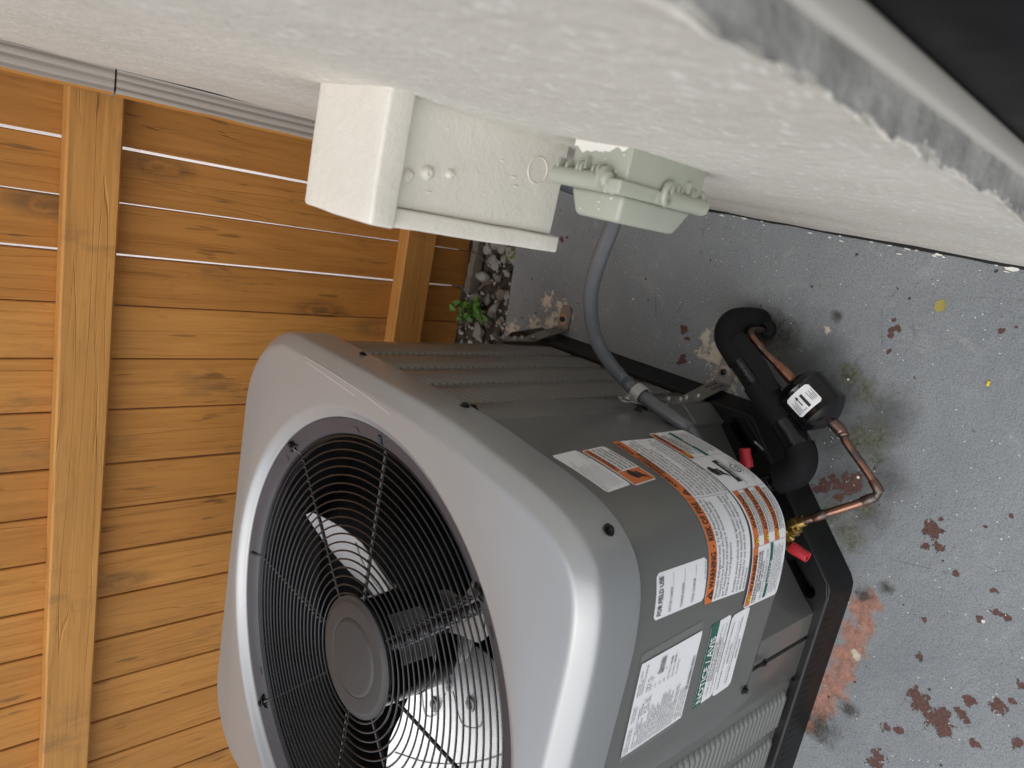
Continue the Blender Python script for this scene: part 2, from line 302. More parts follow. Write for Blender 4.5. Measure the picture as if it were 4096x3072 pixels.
# ------------------------------------------------------------------ mesh helpers
class MB:
    def __init__(s): s.v = []; s.f = []; s.mi = []; s.sm = []
    def add(s, V, F, mi=0, smooth=True):
        b = len(s.v); s.v += [tuple(map(float, p)) for p in V]
        for f in F: s.f.append(tuple(i + b for i in f)); s.mi.append(mi); s.sm.append(smooth)
        return s
    def box(s, lo, hi, bev=0.0, mi=0, M=None, seg=2, jit=0.0):
        bm = bmesh.new(); bmesh.ops.create_cube(bm, size=1)
        for v in bm.verts: v.co = Vector([lo[i] + (v.co[i] + .5) * (hi[i] - lo[i]) for i in range(3)])
        if bev: bmesh.ops.bevel(bm, geom=bm.edges[:], offset=bev, segments=seg, affect='EDGES', profile=.5)
        return s.bm(bm, mi, M)
    def bm(s, bm, mi=0, M=None, smooth=True):
        if M is not None: bmesh.ops.transform(bm, matrix=M, verts=bm.verts)
        bm.verts.index_update()
        s.add([v.co for v in bm.verts], [[v.index for v in f.verts] for f in bm.faces], mi, smooth); bm.free(); return s
    def tube(s, P, r, n=12, mi=0, cap=True, closed=False):
        P = [Vector(p) for p in P]; m = len(P); R = r if isinstance(r, (list, tuple)) else [r] * m
        T = []
        for i in range(m):
            a = P[(i - 1) % m] if (i > 0 or closed) else P[i]; b = P[(i + 1) % m] if (i < m - 1 or closed) else P[i]
            T.append((b - a).normalized())
        u = T[0].orthogonal().normalized(); V = []
        for i in range(m):
            if i: u = (T[i - 1].rotation_difference(T[i])) @ u
            u = (u - T[i] * u.dot(T[i])).normalized(); w_ = T[i].cross(u)
            for k in range(n):
                a = 2 * PI * k / n; V.append(P[i] + (u * math.cos(a) + w_ * math.sin(a)) * R[i])
        F = []
        for i in range(m if closed else m - 1):
            for k in range(n):
                j = (i + 1) % m
                F.append((i * n + k, i * n + (k + 1) % n, j * n + (k + 1) % n, j * n + k))
        if cap and not closed: F += [tuple(range(n))[::-1], tuple((m - 1) * n + k for k in range(n))]
        return s.add(V, F, mi)
    def lathe(s, prof, n=48, M=None, mi=0, close_ends=True):
        V = []; F = []; m = len(prof)
        for r, z in prof:
            for k in range(n):
                a = 2 * PI * k / n; p = Vector((r * math.cos(a), r * math.sin(a), z)); V.append(M @ p if M is not None else p)
        for i in range(m - 1):
            for k in range(n): F.append((i * n + k, i * n + (k + 1) % n, (i + 1) * n + (k + 1) % n, (i + 1) * n + k))
        if close_ends:
            if prof[0][0] > 0: F.append(tuple(range(n))[::-1])
            if prof[-1][0] > 0: F.append(tuple((m - 1) * n + k for k in range(n)))
        return s.add(V, F, mi)
    def grid(s, rows, mi=0, closed=False, smooth=True):
        n = len(rows[0]); V = [p for r in rows for p in r]; F = []
        for i in range(len(rows) - 1):
            for k in range(n if closed else n - 1):
                F.append((i * n + k, i * n + (k + 1) % n, (i + 1) * n + (k + 1) % n, (i + 1) * n + k))
        return s.add(V, F, mi, smooth)
    def prism(s, poly, z0, z1, mi=0, smooth=False):
        n = len(poly); V = [(x, y, z0) for x, y in poly] + [(x, y, z1) for x, y in poly]
        F = [tuple(range(n))[::-1], tuple(range(n, 2 * n))] + [(i, (i + 1) % n, n + (i + 1) % n, n + i) for i in range(n)]
        return s.add(V, F, mi, smooth)
    def mesh(s, name, mats, shift=(0, 0, 0), sharp=35):
        me = bpy.data.meshes.new(name); sh = Vector(shift)
        me.from_pydata([Vector(p) - sh for p in s.v], [], s.f)
        for k in (mats if isinstance(mats, (list, tuple)) else [mats]): me.materials.append(MT[k])
        me.polygons.foreach_set('material_index', s.mi); me.polygons.foreach_set('use_smooth', s.sm)
        if sharp: me.set_sharp_from_angle(angle=math.radians(sharp))
        me.update(); return me
SHIFT = {}
def tag(o, label, cat=None, group=None, kind=None):
    if label: o['label'] = label
    if cat: o['category'] = cat
    if group: o['group'] = group
    if kind: o['kind'] = kind
    return o
def thing(name, label, cat, base=(0, 0, 0), ang=0.0, group=None):
    o = bpy.data.objects.new(name, None); col.objects.link(o); o.empty_display_size = .05
    b = Vector(base); o.location = Matrix.Rotation(ang, 3, 'Z') @ b; o.rotation_euler = (0, 0, ang)
    SHIFT[o.name] = b; return tag(o, label, cat, group)
def obj(name, mb, mats, parent=None, base=None, sharp=35, label=None):
    sh = SHIFT[parent.name] if parent else Vector(base or (0, 0, 0))
    o = bpy.data.objects.new(name, mb if isinstance(mb, bpy.types.Mesh) else mb.mesh(name, mats, sh, sharp)); col.objects.link(o)
    SHIFT[o.name] = sh
    if parent: o.parent = parent
    else: o.location = sh
    if label: o['label'] = label
    return o
def inst(name, me, parent, M):
    o = bpy.data.objects.new(name, me); col.objects.link(o); o.parent = parent
    M = Matrix.Translation(-SHIFT[parent.name]) @ M; o.matrix_basis = M; SHIFT[o.name] = SHIFT[parent.name]; return o
def frame(axis_z, at):
    z = Vector(axis_z).normalized(); x = z.orthogonal().normalized(); y = z.cross(x)
    M = Matrix((x, y, z)).transposed().to_4x4(); M.translation = Vector(at); return M
def smoothpath(P, n=8):
    P = [Vector(p) for p in P]; P = [2 * P[0] - P[1]] + P + [2 * P[-1] - P[-2]]; out = []
    for i in range(1, len(P) - 2):
        a, b, c, d = P[i - 1:i + 3]
        for k in range(n):
            t = k / n; out.append(.5 * ((2 * b) + (c - a) * t + (2 * a - 5 * b + 4 * c - d) * t * t + (3 * b - a - 3 * c + d) * t ** 3))
    out.append(P[-2]); return out
def hexhead(r=.0045, h=.004, wr=.0068):
    m = MB(); m.lathe([(wr, 0), (wr, .0009), (r * 1.15, .0011)], 16)
    a = [(r * math.cos(k * PI / 3), r * math.sin(k * PI / 3)) for k in range(6)]
    m.prism(a, .0008, h); m.lathe([(r * .72, h - .0001), (r * .6, h + .0006), (0.0001, h + .0006)], 12); return m

AY = 0.030958362828; FYAW = 0.0391580276
# ================================================================== SETTING
gnd = MB(); gnd.add([(-60, -60, -.06), (60, -60, -.06), (60, 60, -.06), (-60, 60, -.06)], [(0, 1, 2, 3)])
tag(obj('ground', gnd, 'ground'), 'pale ground beyond the slab and the fence', kind='structure')
def slab_back(x): return 1.273 + (x + .118) * (.0222 / .209)
sl = MB(); xs = [.35, -3.0]
nx, ny = 60, 1
poly = [(.35, -4), (.35, slab_back(.35))]
k = 60
for i in range(1, k): 
    x = .35 - 1.45 * i / k; poly.append((x, slab_back(x) + (mnoise.noise(Vector((x * 30, 0, 0))) * .006 + mnoise.noise(Vector((x * 90, 3, 0))) * .003)))
poly += [(-5, slab_back(-1.1)), (-5, -4)]
sl.prism(poly, -.2, 0.0)
tag(obj('concrete_slab', sl, 'concrete'), 'grey painted concrete slab worn through to maroon and orange paint', kind='structure')
so = MB(); R_ = []
for j in range(13):
    R_.append([(-1.6 + 1.75 * i / 70, 1.18 + .36 * j / 12, -.038 + .012 * mnoise.noise(Vector((i * .4, j * .4, 1)))) for i in range(71)])
so.grid(R_)
tag(obj('soil_bed', so, 'soil'), 'dark soil strip between the slab and the fence', kind='structure')

# house wall with a door opening beside the camera
WX, JY = .06, .142
wl = MB(); rows = []
zs = [.006 + i * .02 for i in range(int(1.6 / .02))] + [1.65, 2.0, 2.9]
ys = [JY + .0045, JY + .010, JY + .02, JY + .032] + [JY + .05 + i * .03 for i in range(46)] + [3.2, 6.0]
def wn(y, z): return .0035 * mnoise.noise(Vector((y * 4, z * 4, 5))) + .0016 * mnoise.noise(Vector((y * 14, z * 9, 2)))
def step(y, z):   # the foot of the wall bulges a little
    return -.006 * max(0, min(1, (.16 - z) / .05)) * (1 if z < .5 else 0)
face = []
for z in zs: face.append([(WX + wn(y, z) * (1 if z < 1.6 else 0) + step(y, z), y, z) for y in ys][::-1])
zj = [.006 + i * .004 for i in range(int(1.5 / .004))] + [1.7, 2.2]
prof = [(0, d) for d in (.034, .024, .016, .011, .0075, .005, .003, .0015)] + [(.0004, .0004)] + [(d, 0) for d in (.0015, .003, .005, .0075, .011, .015, .020, .026, .034, .06, .30)]
rowsj = []
for z in zj:
    r = []
    for i, (a, b) in enumerate(prof):
        e = math.exp(-((i - 7.5) / 3.0) ** 2)
        q = mnoise.noise(Vector((z * 17, i * .12, 4))) + .5 * mnoise.noise(Vector((z * 45, i * .3, 14)))
        lump = max(0, q - .05) * .017 * e + mnoise.noise(Vector((z * 130, i * .7, 9))) * .0014 * e
        rough = mnoise.noise(Vector((z * 70, (a + b) * 120, 7))) * .0010
        r.append(Vector((WX + a + (wn(JY + b, z) if b > .001 else 0) + (step(0, z) if b > 0.001 else 0) - lump * .75 - (rough if i < 8 else 0), JY + b - lump * .75 - (rough if i >= 8 else 0), z)))
    rowsj.append(r)
jb = MB(); pt = MB(); ncol = len(prof)
for (tgt, want) in ((pt, True), (jb, False)):
    V = [p for r in rowsj for p in r]; F = []
    for j in range(len(rowsj) - 1):
        lim = 9.2 + 3.2 * mnoise.noise(Vector((zj[j] * 22, 2, 2))) + 2.0 * mnoise.noise(Vector((zj[j] * 70, 5, 2)))
        for i in range(ncol - 1):
            if (i < lim) == want: F.append((j * ncol + i + 1, j * ncol + i, (j + 1) * ncol + i, (j + 1) * ncol + i + 1))
    used = sorted({v for f in F for v in f}); mp_ = {v: k for k, v in enumerate(used)}
    tgt.add([V[v] for v in used], [tuple(mp_[v] for v in f) for f in F])
wl.add(pt.v, pt.f); wl.grid(face)
wl.add([(WX, JY + .002, 2.2), (WX, JY + .002, 2.9), (.4, JY, 2.9), (.4, JY, 2.2)], [(0, 1, 2, 3)])
wl.box((WX + .012, JY + .02, .004), (.30, 6.0, 2.88))
wl.box((WX, -5.0, .004), (.30, -.85, 2.9)); wl.box((WX, -.85, 2.2), (.30, JY + .001, 2.9))
hw = tag(obj('house_wall', wl, 'stucco', base=(WX, .6, 0)), 'off-white stucco house wall carrying the electrical boxes', 'wall')
obj('reveal', jb, 'render', hw, label='bare grey rough render inside the door opening')
cg = MB(); rr = []
for i in range(160):
    y = JY + .01 + i * .009; t = .0050 + .005 * mnoise.noise(Vector((y * 16, 1, 1)))
    rr.append([(WX - .0075 - t * .5, y, .0006), (WX - .004, y, .012), (WX + .01, y, .012)])
cg.grid(rr); g = obj('joint', cg, 'caulk', hw)
fl = MB()
for i in range(46):
    y = JY + .02 + random.random() ** 1.2 * .8; x = WX - .0105 - random.random() ** 3 * .012; s_ = random.uniform(.0010, .0030); z = .0015
    if random.random() < .2: s_ *= 2.0
    a0 = random.random() * 6; pts = []
    for q in range(7):
        a = a0 + q * 2 * PI / 7; r = s_ * random.uniform(.3, 1.4); pts.append((x + r * .5 * math.cos(a), y + r * 1.6 * math.sin(a), z + random.uniform(0, .002)))
    fl.add(pts, [tuple(range(7))], 0, False); fl.add([(p[0], p[1], .0005) for p in pts], [tuple(range(7))[::-1]], 0, False)
    b = len(fl.v) - 14
    for q in range(7): fl.f.append((b + 7 + q, b + 7 + (q + 1) % 7, b + (q + 1) % 7, b + q)); fl.mi.append(0); fl.sm.append(False)
tag(obj('paint_flakes', fl, 'paintchip'), 'white paint flakes along the foot of the stucco wall', kind='stuff')
# door frame: white trim bead then black frame
df = thing('door_frame', 'black door frame with white sealed edge set in the stucco opening', 'door frame', (.1, JY, 0))
tr = MB(); tr.box((.0800, JY - .0045, .002), (.0955, JY + .01, 2.2), .0035, seg=3)
obj('trim_bead', tr, 'vinyl', df)
fr = MB(); fr.box((.095, JY - .055, .002), (.15, JY + .012, 2.2), .003); obj('jamb', fr, 'frame', df)
fr = MB(); fr.box((.1505, JY - .085, .002), (.19, JY - .02, 2.2), .002); obj('stop', fr, 'frame', df)
fr = MB(); fr.box((.105, -.82, 2.15), (.19, JY - .09, 2.199), .002); obj('head', fr, 'frame', df)

# ================================================================== FENCE (frame turned by FYAW)
fence = thing('wooden_fence', 'orange stained board fence closing the gap behind the air conditioner', 'fence', (-.7, 1.49, -.02), FYAW)
FN = 1.4857
bounds = [.098, -.0054, -.104, -.2003, -.2966, -.4033, -.5084, -.6249, -.725, -.8236, -.9292, -1.034, -1.1384, -1.2405, -1.3443, -1.447, -1.551, -1.655, -1.76, -1.863]
gaps = [.003, .0050, .0026, .0052, .0022, .0022, .0030, .0034, .0028, .0036, .0032, .0036, .0030, .0038, .0034, .0036, .003, .003, .003, .003]
def plank_mesh(x0, x1, z0, z1, seed):
    rng = random.Random(seed); m = MB(); rows = []
    nz = 14
    for i in range(nz + 1):
        z = z0 + (z1 - z0) * i / nz
        wl_ = .0013 * mnoise.noise(Vector((z * 4, seed, 0))); wr_ = .0013 * mnoise.noise(Vector((z * 3, seed + 50, 0))); cup = .0012 * rng.uniform(-.2, .2)
        xa, xb = x0 + wl_, x1 + wr_; b = .0016
        rows.append([(xa + b, FN + .0, z), (xb - b, FN + cup, z), (xb, FN + b, z), (xb, FN + .017, z), (xb - b, FN + .0185, z), (xa + b, FN + .0185, z), (xa, FN + .017, z), (xa, FN + b, z)])
    m.grid([r[::-1] for r in rows], closed=True, smooth=True)
    m.add(rows[0], [tuple(range(8))]); m.add(rows[-1], [tuple(range(8))[::-1]])
    return m
for i in range(len(bounds) - 1):
    x1 = bounds[i] - gaps[i] / 2; x0 = bounds[i + 1] + gaps[i + 1] / 2
    m = plank_mesh(x0, x1, -.022 - random.random() * .012, 1.72 + random.uniform(-.004, .004), i)
    c = Vector(((x0 + x1) / 2, FN, .8)); me = m.mesh('plank', 'plank', c); inst('plank', me, fence, Matrix.Translation(c))
def rail(z0, z1, x0, x1, seed, tilt=0):
    m = MB(); rows = []; nx_ = 40
    for i in range(nx_ + 1):
        x = x0 + (x1 - x0) * i / nx_; wv = .0015 * mnoise.noise(Vector((x * 3, seed, 0))); w2 = .002 * mnoise.noise(Vector((x * 4, seed + 9, 0)))
        za, zb = z0 + wv, z1 + w2; b = .0035; ya, yb = FN - .0385, FN - .0015
        rows.append([(x, ya + b, za), (x, ya, za + b), (x, ya, zb - b), (x, ya + b, zb), (x, yb, zb), (x, yb, za)])
    m.grid(rows, closed=True); m.add(rows[0], [tuple(range(6))[::-1]]); m.add(rows[-1], [tuple(range(6))])
    c = Vector(((x0 + x1) / 2, FN, (z0 + z1) / 2)); return m.mesh('rail', 'rail', c), Matrix.Translation(c)
for a in ((.821, .908, -1.9, .088, 1), (.111, .198, -1.9, .088, 2), (1.50, 1.588, -1.9, .088, 3)):
    me, M = rail(*a); inst('rail', me, fence, M)
# nailer post on the wall: upper and lower piece, grey sawn faces and an orange painted side
def nailer(z0, z1, seed):
    m = MB(); rows = []; x0, x1, ya, yb = .0205, .0605, 1.335, 1.425
    for i in range(25):
        z = z0 + (z1 - z0) * i / 24; e = .0022 * mnoise.noise(Vector((z * 12, seed, 3))); e2 = .0015 * mnoise.noise(Vector((z * 25, seed, 8)))
        rows.append([(x1, ya, z), (x0 + .004 + e, ya + e2 * .4, z), (x0 + e, ya + .0045, z), (x0 + e, yb, z), (x1, yb, z)])
    n = 5; b = len(m.v); V = [p for r in rows for p in r]; F = []; mi = []
    m.v += [tuple(p) for p in V]
    for i in range(24):
        for k_ in range(n):
            m.f.append((b + i * n + k_, b + (i + 1) * n + k_, b + (i + 1) * n + (k_ + 1) % n, b + i * n + (k_ + 1) % n)); m.mi.append(1 if k_ in (1, 2) else 0); m.sm.append(True)
    m.add(rows[0], [tuple(range(n))]); m.add(rows[-1], [tuple(range(n))[::-1]]); return m
npst = thing('fence_post', 'weathered grey timber post fixed to the stucco wall, orange on one side', 'post', (.04, 1.38, -.02))
for a in ((-.02, .8635, 4), (.867, 1.72, 7)): obj('timber', nailer(*a), ['greywood', 'plank'], npst)

# beyond the fence
nb = thing('neighbour_house', 'pale house wall glimpsed through the gaps in the fence', 'house', (-.5, 5, -.06))
m = MB(); m.box((-6, 4.6, -.06), (3, 4.9, 2.6)); obj('wall', m, 'pale', nb)
m = MB(); m.box((-.10, 4.56, -.06), (.02, 4.599, 1.2)); obj('pink_panel', m, 'pink', nb)
m = MB(); m.box((-6.2, 4.3, 2.6), (3.2, 5.2, 2.72)); obj('roof', m, 'black', nb)
pv = MB(); pv.add([(-6, 1.75, -.055), (3, 1.75, -.055), (3, 4.6, -.055), (-6, 4.6, -.055)], [(0, 1, 2, 3)])
tag(obj('neighbour_path', pv, 'pale'), 'pale paving beyond the fence', kind='structure')

# ================================================================== CONDENSER UNIT (frame turned by AY)
def catm(P, n=10):
    P = np.array(P, float); out = []
    for i in range(1, len(P) - 2):
        a, b, c, d = P[i - 1:i + 3]
        for t in np.arange(n) / n: out.append(.5 * ((2 * b) + (c - a) * t + (2 * a - 5 * b + 4 * c - d) * t * t + (3 * b - a - 3 * c + d) * t ** 3))
    return out
ctrl = [(-.25, 1.0), (-.25, .70), (-.251, .655), (-.254, .605), (-.261, .545), (-.268, .485), (-.279, .430), (-.296, .393), (-.32, .368), (-.352, .354), (-.395, .347), (-.44, .345), (-.5, .345), (-.9, .345), (-1.0, .345)]
def arc(cx, cy, r, a0, a1, n=16): return [(cx + r * math.cos(math.radians(a0 + (a1 - a0) * i / n)), cy + r * math.sin(math.radians(a0 + (a1 - a0) * i / n))) for i in range(n + 1)]
X0, Y1 = -1.105, 1.197
outline = catm(ctrl) + [np.array(p) for p in [(-.9, .345)] + arc(X0 + .12, .345 + .12, .12, 270, 180) + arc(X0 + .14, Y1 - .14, .14, 180, 90) + arc(-.25 - .16, Y1 - .16, .16, 90, 0) + [(-.25, .9)]]
outline = np.array(outline)
def resample(P, step):
    P = np.vstack([P, P[:1]]); d = np.r_[0, np.cumsum(np.linalg.norm(np.diff(P, axis=0), axis=1))]
    n = int(d[-1] / step); t = np.linspace(0, d[-1], n, endpoint=False)
    return np.c_[np.interp(t, d, P[:, 0]), np.interp(t, d, P[:, 1])]
OUT = resample(outline, .012)
def inset(P, d, closed=True):
    if closed: t = np.roll(P, -1, 0) - np.roll(P, 1, 0)
    else: t = np.gradient(P, axis=0)
    t = t / np.linalg.norm(t, axis=1)[:, None]
    nrm = np.c_[t[:, 1], -t[:, 0]]       # inward for this direction of travel (clockwise seen from above)
    return P + nrm * d
if inset(OUT, .05)[0, 0] > OUT[0, 0]: _sg = -1
else: _sg = 1
def ins(P, d, closed=True): return inset(P, d * _sg, closed)
CX, CY = -.678, .768
ac = thing('air_conditioner', 'grey outdoor air conditioner with round fan grille and warning stickers, bolted to the slab', 'air conditioner', (-.678, .77, 0), AY)
ORG = Vector((CX, CY, 0))
# cover
m = MB(); loops = []
for z, d in ((.594, .006), (.590, .0035), (.590, .0), (.594, -.0008), (.64, -.0005), (.6480, .0), (.6520, .0008), (.6545, .0026), (.6570, .0056), (.6668, .0180), (.6682, .0205), (.6690, .0232), (.6692, .0270), (.6692, .0370)):
    loops.append([(x, y, z) for x, y in ins(OUT, d)])
inner = np.array([(p[0], p[1]) for p in loops[-1]]); ang = np.arctan2(inner[:, 1] - CY, inner[:, 0] - CX)
def ringl(r, z): return [(CX + r * math.cos(a), CY + r * math.sin(a), z) for a in ang]
rin = np.hypot(inner[:, 0] - CX, inner[:, 1] - CY)
loops.append([(CX + (r * .5 + .385 * .5) * math.cos(a), CY + (r * .5 + .385 * .5) * math.sin(a), .6692) for r, a in zip(rin, ang)])
for r, z in ((.382, .6690), (.379, .6686), (.3755, .6672), (.3715, .6640), (.3675, .6602), (.3640, .6575), (.3618, .6562), (.3610, .6545), (.3606, .648)): loops.append(ringl(r, z))
flip = _sg > 0
m.grid([l[::-1] for l in loops] if not flip else loops, closed=True)
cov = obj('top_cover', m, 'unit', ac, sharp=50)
for pts in ([(1217, 1426), (1325, 1490), (1452, 1575), (1560, 1660)], [(1225, 1448), (1330, 1520), (1420, 1585)]):
    P_ = []
    for u, v in pts:
        d = Rm @ Vector(((u - 2048) / 2821.6, -(v - 1536) / 2821.6, -1)); t_ = (.6693 - 1.18) / d.z; q_ = Matrix.Rotation(-AY, 3, 'Z') @ (d * t_); P_.append((q_.x, q_.y, .6693))
    mm = MB(); mm.tube(smoothpath(P_, 6), .00028, 4); obj('scratch', mm, 'scratch', cov)
# fan orifice
m = MB(); T0 = Matrix.Translation((CX, CY, 0))
m.lathe([(.3602, .6540), (.350, .6500), (.3400, .6462), (.3365, .6440), (.3345, .6390), (.3335, .622)], 128, T0, close_ends=False)
for a in (18, 100, 200, 255, 300, 340): pass
ori = obj('orifice_ring', m, 'orifice', ac)
m = MB(); m.lathe([(.3335, .622), (.333, .54), (.338, .52)], 96, T0, close_ends=False); obj('shroud', m, 'black', ori)
# seam lines on the ring are thin gaps: small raised tabs
for a0 in (12, 52, 127, -52, -86, -140):
    t = MB(); a = math.radians(a0); rr = []
    for rr_ in (.3395, .3475): rr.append([(CX + rr_ * math.cos(a + s_ * .02), CY + rr_ * math.sin(a + s_ * .02), .6462 + (rr_ - .3395) * .38 + .0009) for s_ in (-1, -.5, 0, .5, 1)])
    t.grid(rr); obj('tab', t, 'orifice', ori)
# grille
gr = obj('fan_grille', MB().lathe([(.0, .632), (.088, .632), (.091, .636), (.0905, .640), (.084, .6415), (.0815, .6432), (.0800, .6436), (.0595, .6436), (.0585, .6428), (.0575, .6436), (.0545, .6452), (.052, .6457), (0, .6457)], 96, T0, close_ends=False), 'hub', ac, label='matt brown-grey round hub plate and black wire rings')
NW = 64
def wire_ring(r, z, wr, n=128):
    mm = MB(); mm.tube([(CX + r * math.cos(2 * PI * k / n), CY + r * math.sin(2 * PI * k / n), z) for k in range(n)], wr, 8, closed=True); return mm
rad = [.0945 + .01275 * i for i in range(19)]
for r in rad: obj('grille_wire', wire_ring(r, .6415, .00145), 'wire', gr)
obj('grille_wire', wire_ring(.3318, .6405, .0016), 'wire', gr); obj('grille_wire', wire_ring(.3305, .635, .0016), 'wire', gr)
for k in range(8):
    a = math.radians(k * 45 + .7); da = .0
    t = MB(); P = []
    for q in range(13):
        r = .075 + (.332 - .075) * q / 12; P.append((CX + r * math.cos(a), CY + r * math.sin(a), .6378))
    P += [(CX + r * math.cos(a), CY + r * math.sin(a), z) for r, z in ((.337, .6425), (.342, .6490), (.353, .6530))]
    t.tube(P, .0026, 8)
    for r in rad[1:]:   # weld beads
        t.lathe([(.0001, -.0018), (.0024, -.0008), (.0026, .0008), (.0001, .0026)], 6, Matrix.Translation((CX + r * math.cos(a) - .0016 * math.sin(a), CY + r * math.sin(a) + .0016 * math.cos(a), .6395)))
    obj('spoke', t, 'wire', gr)
    if k in (1, 3, 5, 7):
        b = hexhead(.0052, .006, .0085); inst('bolt', b.mesh('bolt', 'blackmetal'), gr, Matrix.Translation((CX + .3525 * math.cos(a), CY + .3525 * math.sin(a), .6515)))
        t = MB(); c_ = Vector((CX + .345 * math.cos(a), CY + .345 * math.sin(a), .6520)); t.tube(smoothpath([c_ + Vector((-.012 * math.sin(a), .012 * math.cos(a), -.004)), c_ + Vector((-.006 * math.sin(a), .006 * math.cos(a), .001)), c_ + Vector((.006 * math.sin(a), -.006 * math.cos(a), .001)), c_ + Vector((.012 * math.sin(a), -.012 * math.cos(a), -.004))], 4), .0022, 6); obj('clip', t, 'blackmetal', gr)
# motor, wire loom
m = MB(); m.lathe([(.0, .500), (.03, .500), (.076, .502), (.081, .507), (.081, .545), (.0825, .546), (.0825, .55), (.081, .551), (.081, .618), (.076, .626), (.02, .631)], 64, T0, close_ends=False)
mot = obj('fan_motor', m, 'gloss', ac)
t = MB(); rr = []
for z in (.545, .612): rr.append([(CX + .0821 * math.cos(math.radians(a)), CY + .0821 * math.sin(math.radians(a)), z) for a in np.linspace(-18, -72, 16)])
t.grid(rr); lab_m = obj('motor_label', t, 'greylabel', mot)
t = MB(); a = math.radians(-45.2); P = []
for q in range(60):
    r = .10 + .238 * q / 59; P.append((CX + r * math.cos(a) - .008 * math.sin(a) * (-1), CY + r * math.sin(a) - .008 * math.cos(a), .631 + .0015 * math.sin(q * .7)))
t.tube(P, [.0072 + .0012 * (q % 2) for q in range(60)], 10); 
obj('wire_loom', t, 'wire', ac)
# fan
fan_z = .462
m = MB(); m.lathe([(.0, fan_z + .03), (.02, fan_z + .03), (.022, fan_z + .004), (.06, fan_z + .002), (.06, fan_z - .004), (.0, fan_z - .004)], 40, T0, close_ends=False)
fan = obj('fan', m, 'blade', ac, label='three wide pale aluminium blades under the grille')
def bladept(c, r, t, off=0):
    wd = math.radians(70 - 26 * abs((r - .18) / .18)) ; a = math.radians(c) + (t - .5) * wd + (r - .1) * .35
    z = fan_z + .004 + (t - .5) * (-.17) * (.4 + r / .33) + .012 * (1 - (2 * t - 1) ** 2)
    return Vector((CX + r * math.cos(a), CY + r * math.sin(a), z + off))
for c in (214, 94, -26):
    b = MB(); rows = []
    for i in range(15):
        r = .045 + .28 * i / 14; rows.append([bladept(c, r, .5 + (t - .5) * (1 if 0 < i < 14 else .9)) for t in np.linspace(0, 1, 17)])
    b.grid(rows); rows2 = [[p - Vector((0, 0, .0016)) for p in r] for r in rows]; b.grid([r[::-1] for r in rows2])
    bl = obj('blade', b, 'blade', fan)
    rb = MB()
    for P in ([(.09, .12), (.13, .22), (.13, .32), (.10, .42)], [(.10, .5), (.15, .52), (.16, .64), (.12, .74)], [(.20, .05), (.205, .3), (.21, .6), (.215, .95)]):
        rb.tube(smoothpath([bladept(c, r, t, .0006) for r, t in P], 5), .0016, 6)
    for r, t in ((.115, .3), (.125, .62), (.085, .45)):
        rb.lathe([(.013, 0), (.012, .0015), (.0085, .002), (.007, .0045), (.0001, .006)], 14, Matrix.Translation(bladept(c, r, t, .0004)))
    obj('rib', rb, 'steel', bl)
# coil walls inside, bright sheet beside the opening
m = MB(); lo = ins(OUT, .045)
_n = np.array([.716, -.698])
lo = np.array([p - _n * max(0, (p - np.array([-.286, .599])) @ _n + .02) for p in lo])
m.grid([[(x, y, .585) for x, y in lo], [(x, y, .07) for x, y in lo]], closed=True)
obj('coil', m, 'coil', ac)
m = MB(); P = arc(-.48, .60, .135, -12, -95, 14); m.grid([[(x, y, .586) for x, y in P], [(x, y, .27) for x, y in P]]); obj('inner_panel', m, 'galv', ac)
m = MB(); m.lathe([(.0, .36), (.06, .355), (.09, .32), (.095, .10), (.09, .072)], 32, Matrix.Translation((-.60, .70, 0)), close_ends=False); obj('compressor', m, 'gloss', ac)

# ---- skins: path along right side, corner and front.  s runs from the right side round to the front
CP = np.array(catm(ctrl)); CP = np.vstack([[(-.25, 1.14)], [(-.25, .9)], CP, [(-.95, .345)], [(-1.0, .345)]])
PB = CP[1:-1]
def offs(P, d): return ins(P, d, False)
PNL = offs(np.vstack([[(-.25, .9)], np.array(catm(ctrl)), [(-.9, .345)]]), .006)
SL = np.r_[0, np.cumsum(np.linalg.norm(np.diff(PNL, axis=0), axis=1))]
_t = np.gradient(PNL, axis=0); _t /= np.linalg.norm(_t, axis=1)[:, None]; NRM = -np.c_[_t[:, 1], -_t[:, 0]] * _sg
def surf(s_, z, off=0.0):
    x = np.interp(s_, SL, PNL[:, 0]); y = np.interp(s_, SL, PNL[:, 1]); nx_ = np.interp(s_, SL, NRM[:, 0]); ny_ = np.interp(s_, SL, NRM[:, 1]); l = math.hypot(nx_, ny_)
    return Vector((x + nx_ / l * off, y + ny_ / l * off, z))
# control panel
m = MB(); S = np.linspace(.262, .8142, 90)
m.grid([[surf(s_, .60) for s_ in S], [surf(s_, .262) for s_ in S], [surf(s_, .2555) for s_ in S], [surf(s_, .2535, -.002) for s_ in S], [surf(s_, .2535, -.02) for s_ in S]])
for e, sgn in ((.262, -1), (.8142, 1)): m.grid([[surf(e, .60), surf(e, .2555)], [surf(e + sgn * .0012, .60, -.0015), surf(e + sgn * .0012, .2555, -.0015)], [surf(e + sgn * .0012, .60, -.014), surf(e + sgn * .0012, .2555, -.014)]])
obj('control_panel', m, 'side', ac, sharp=60)
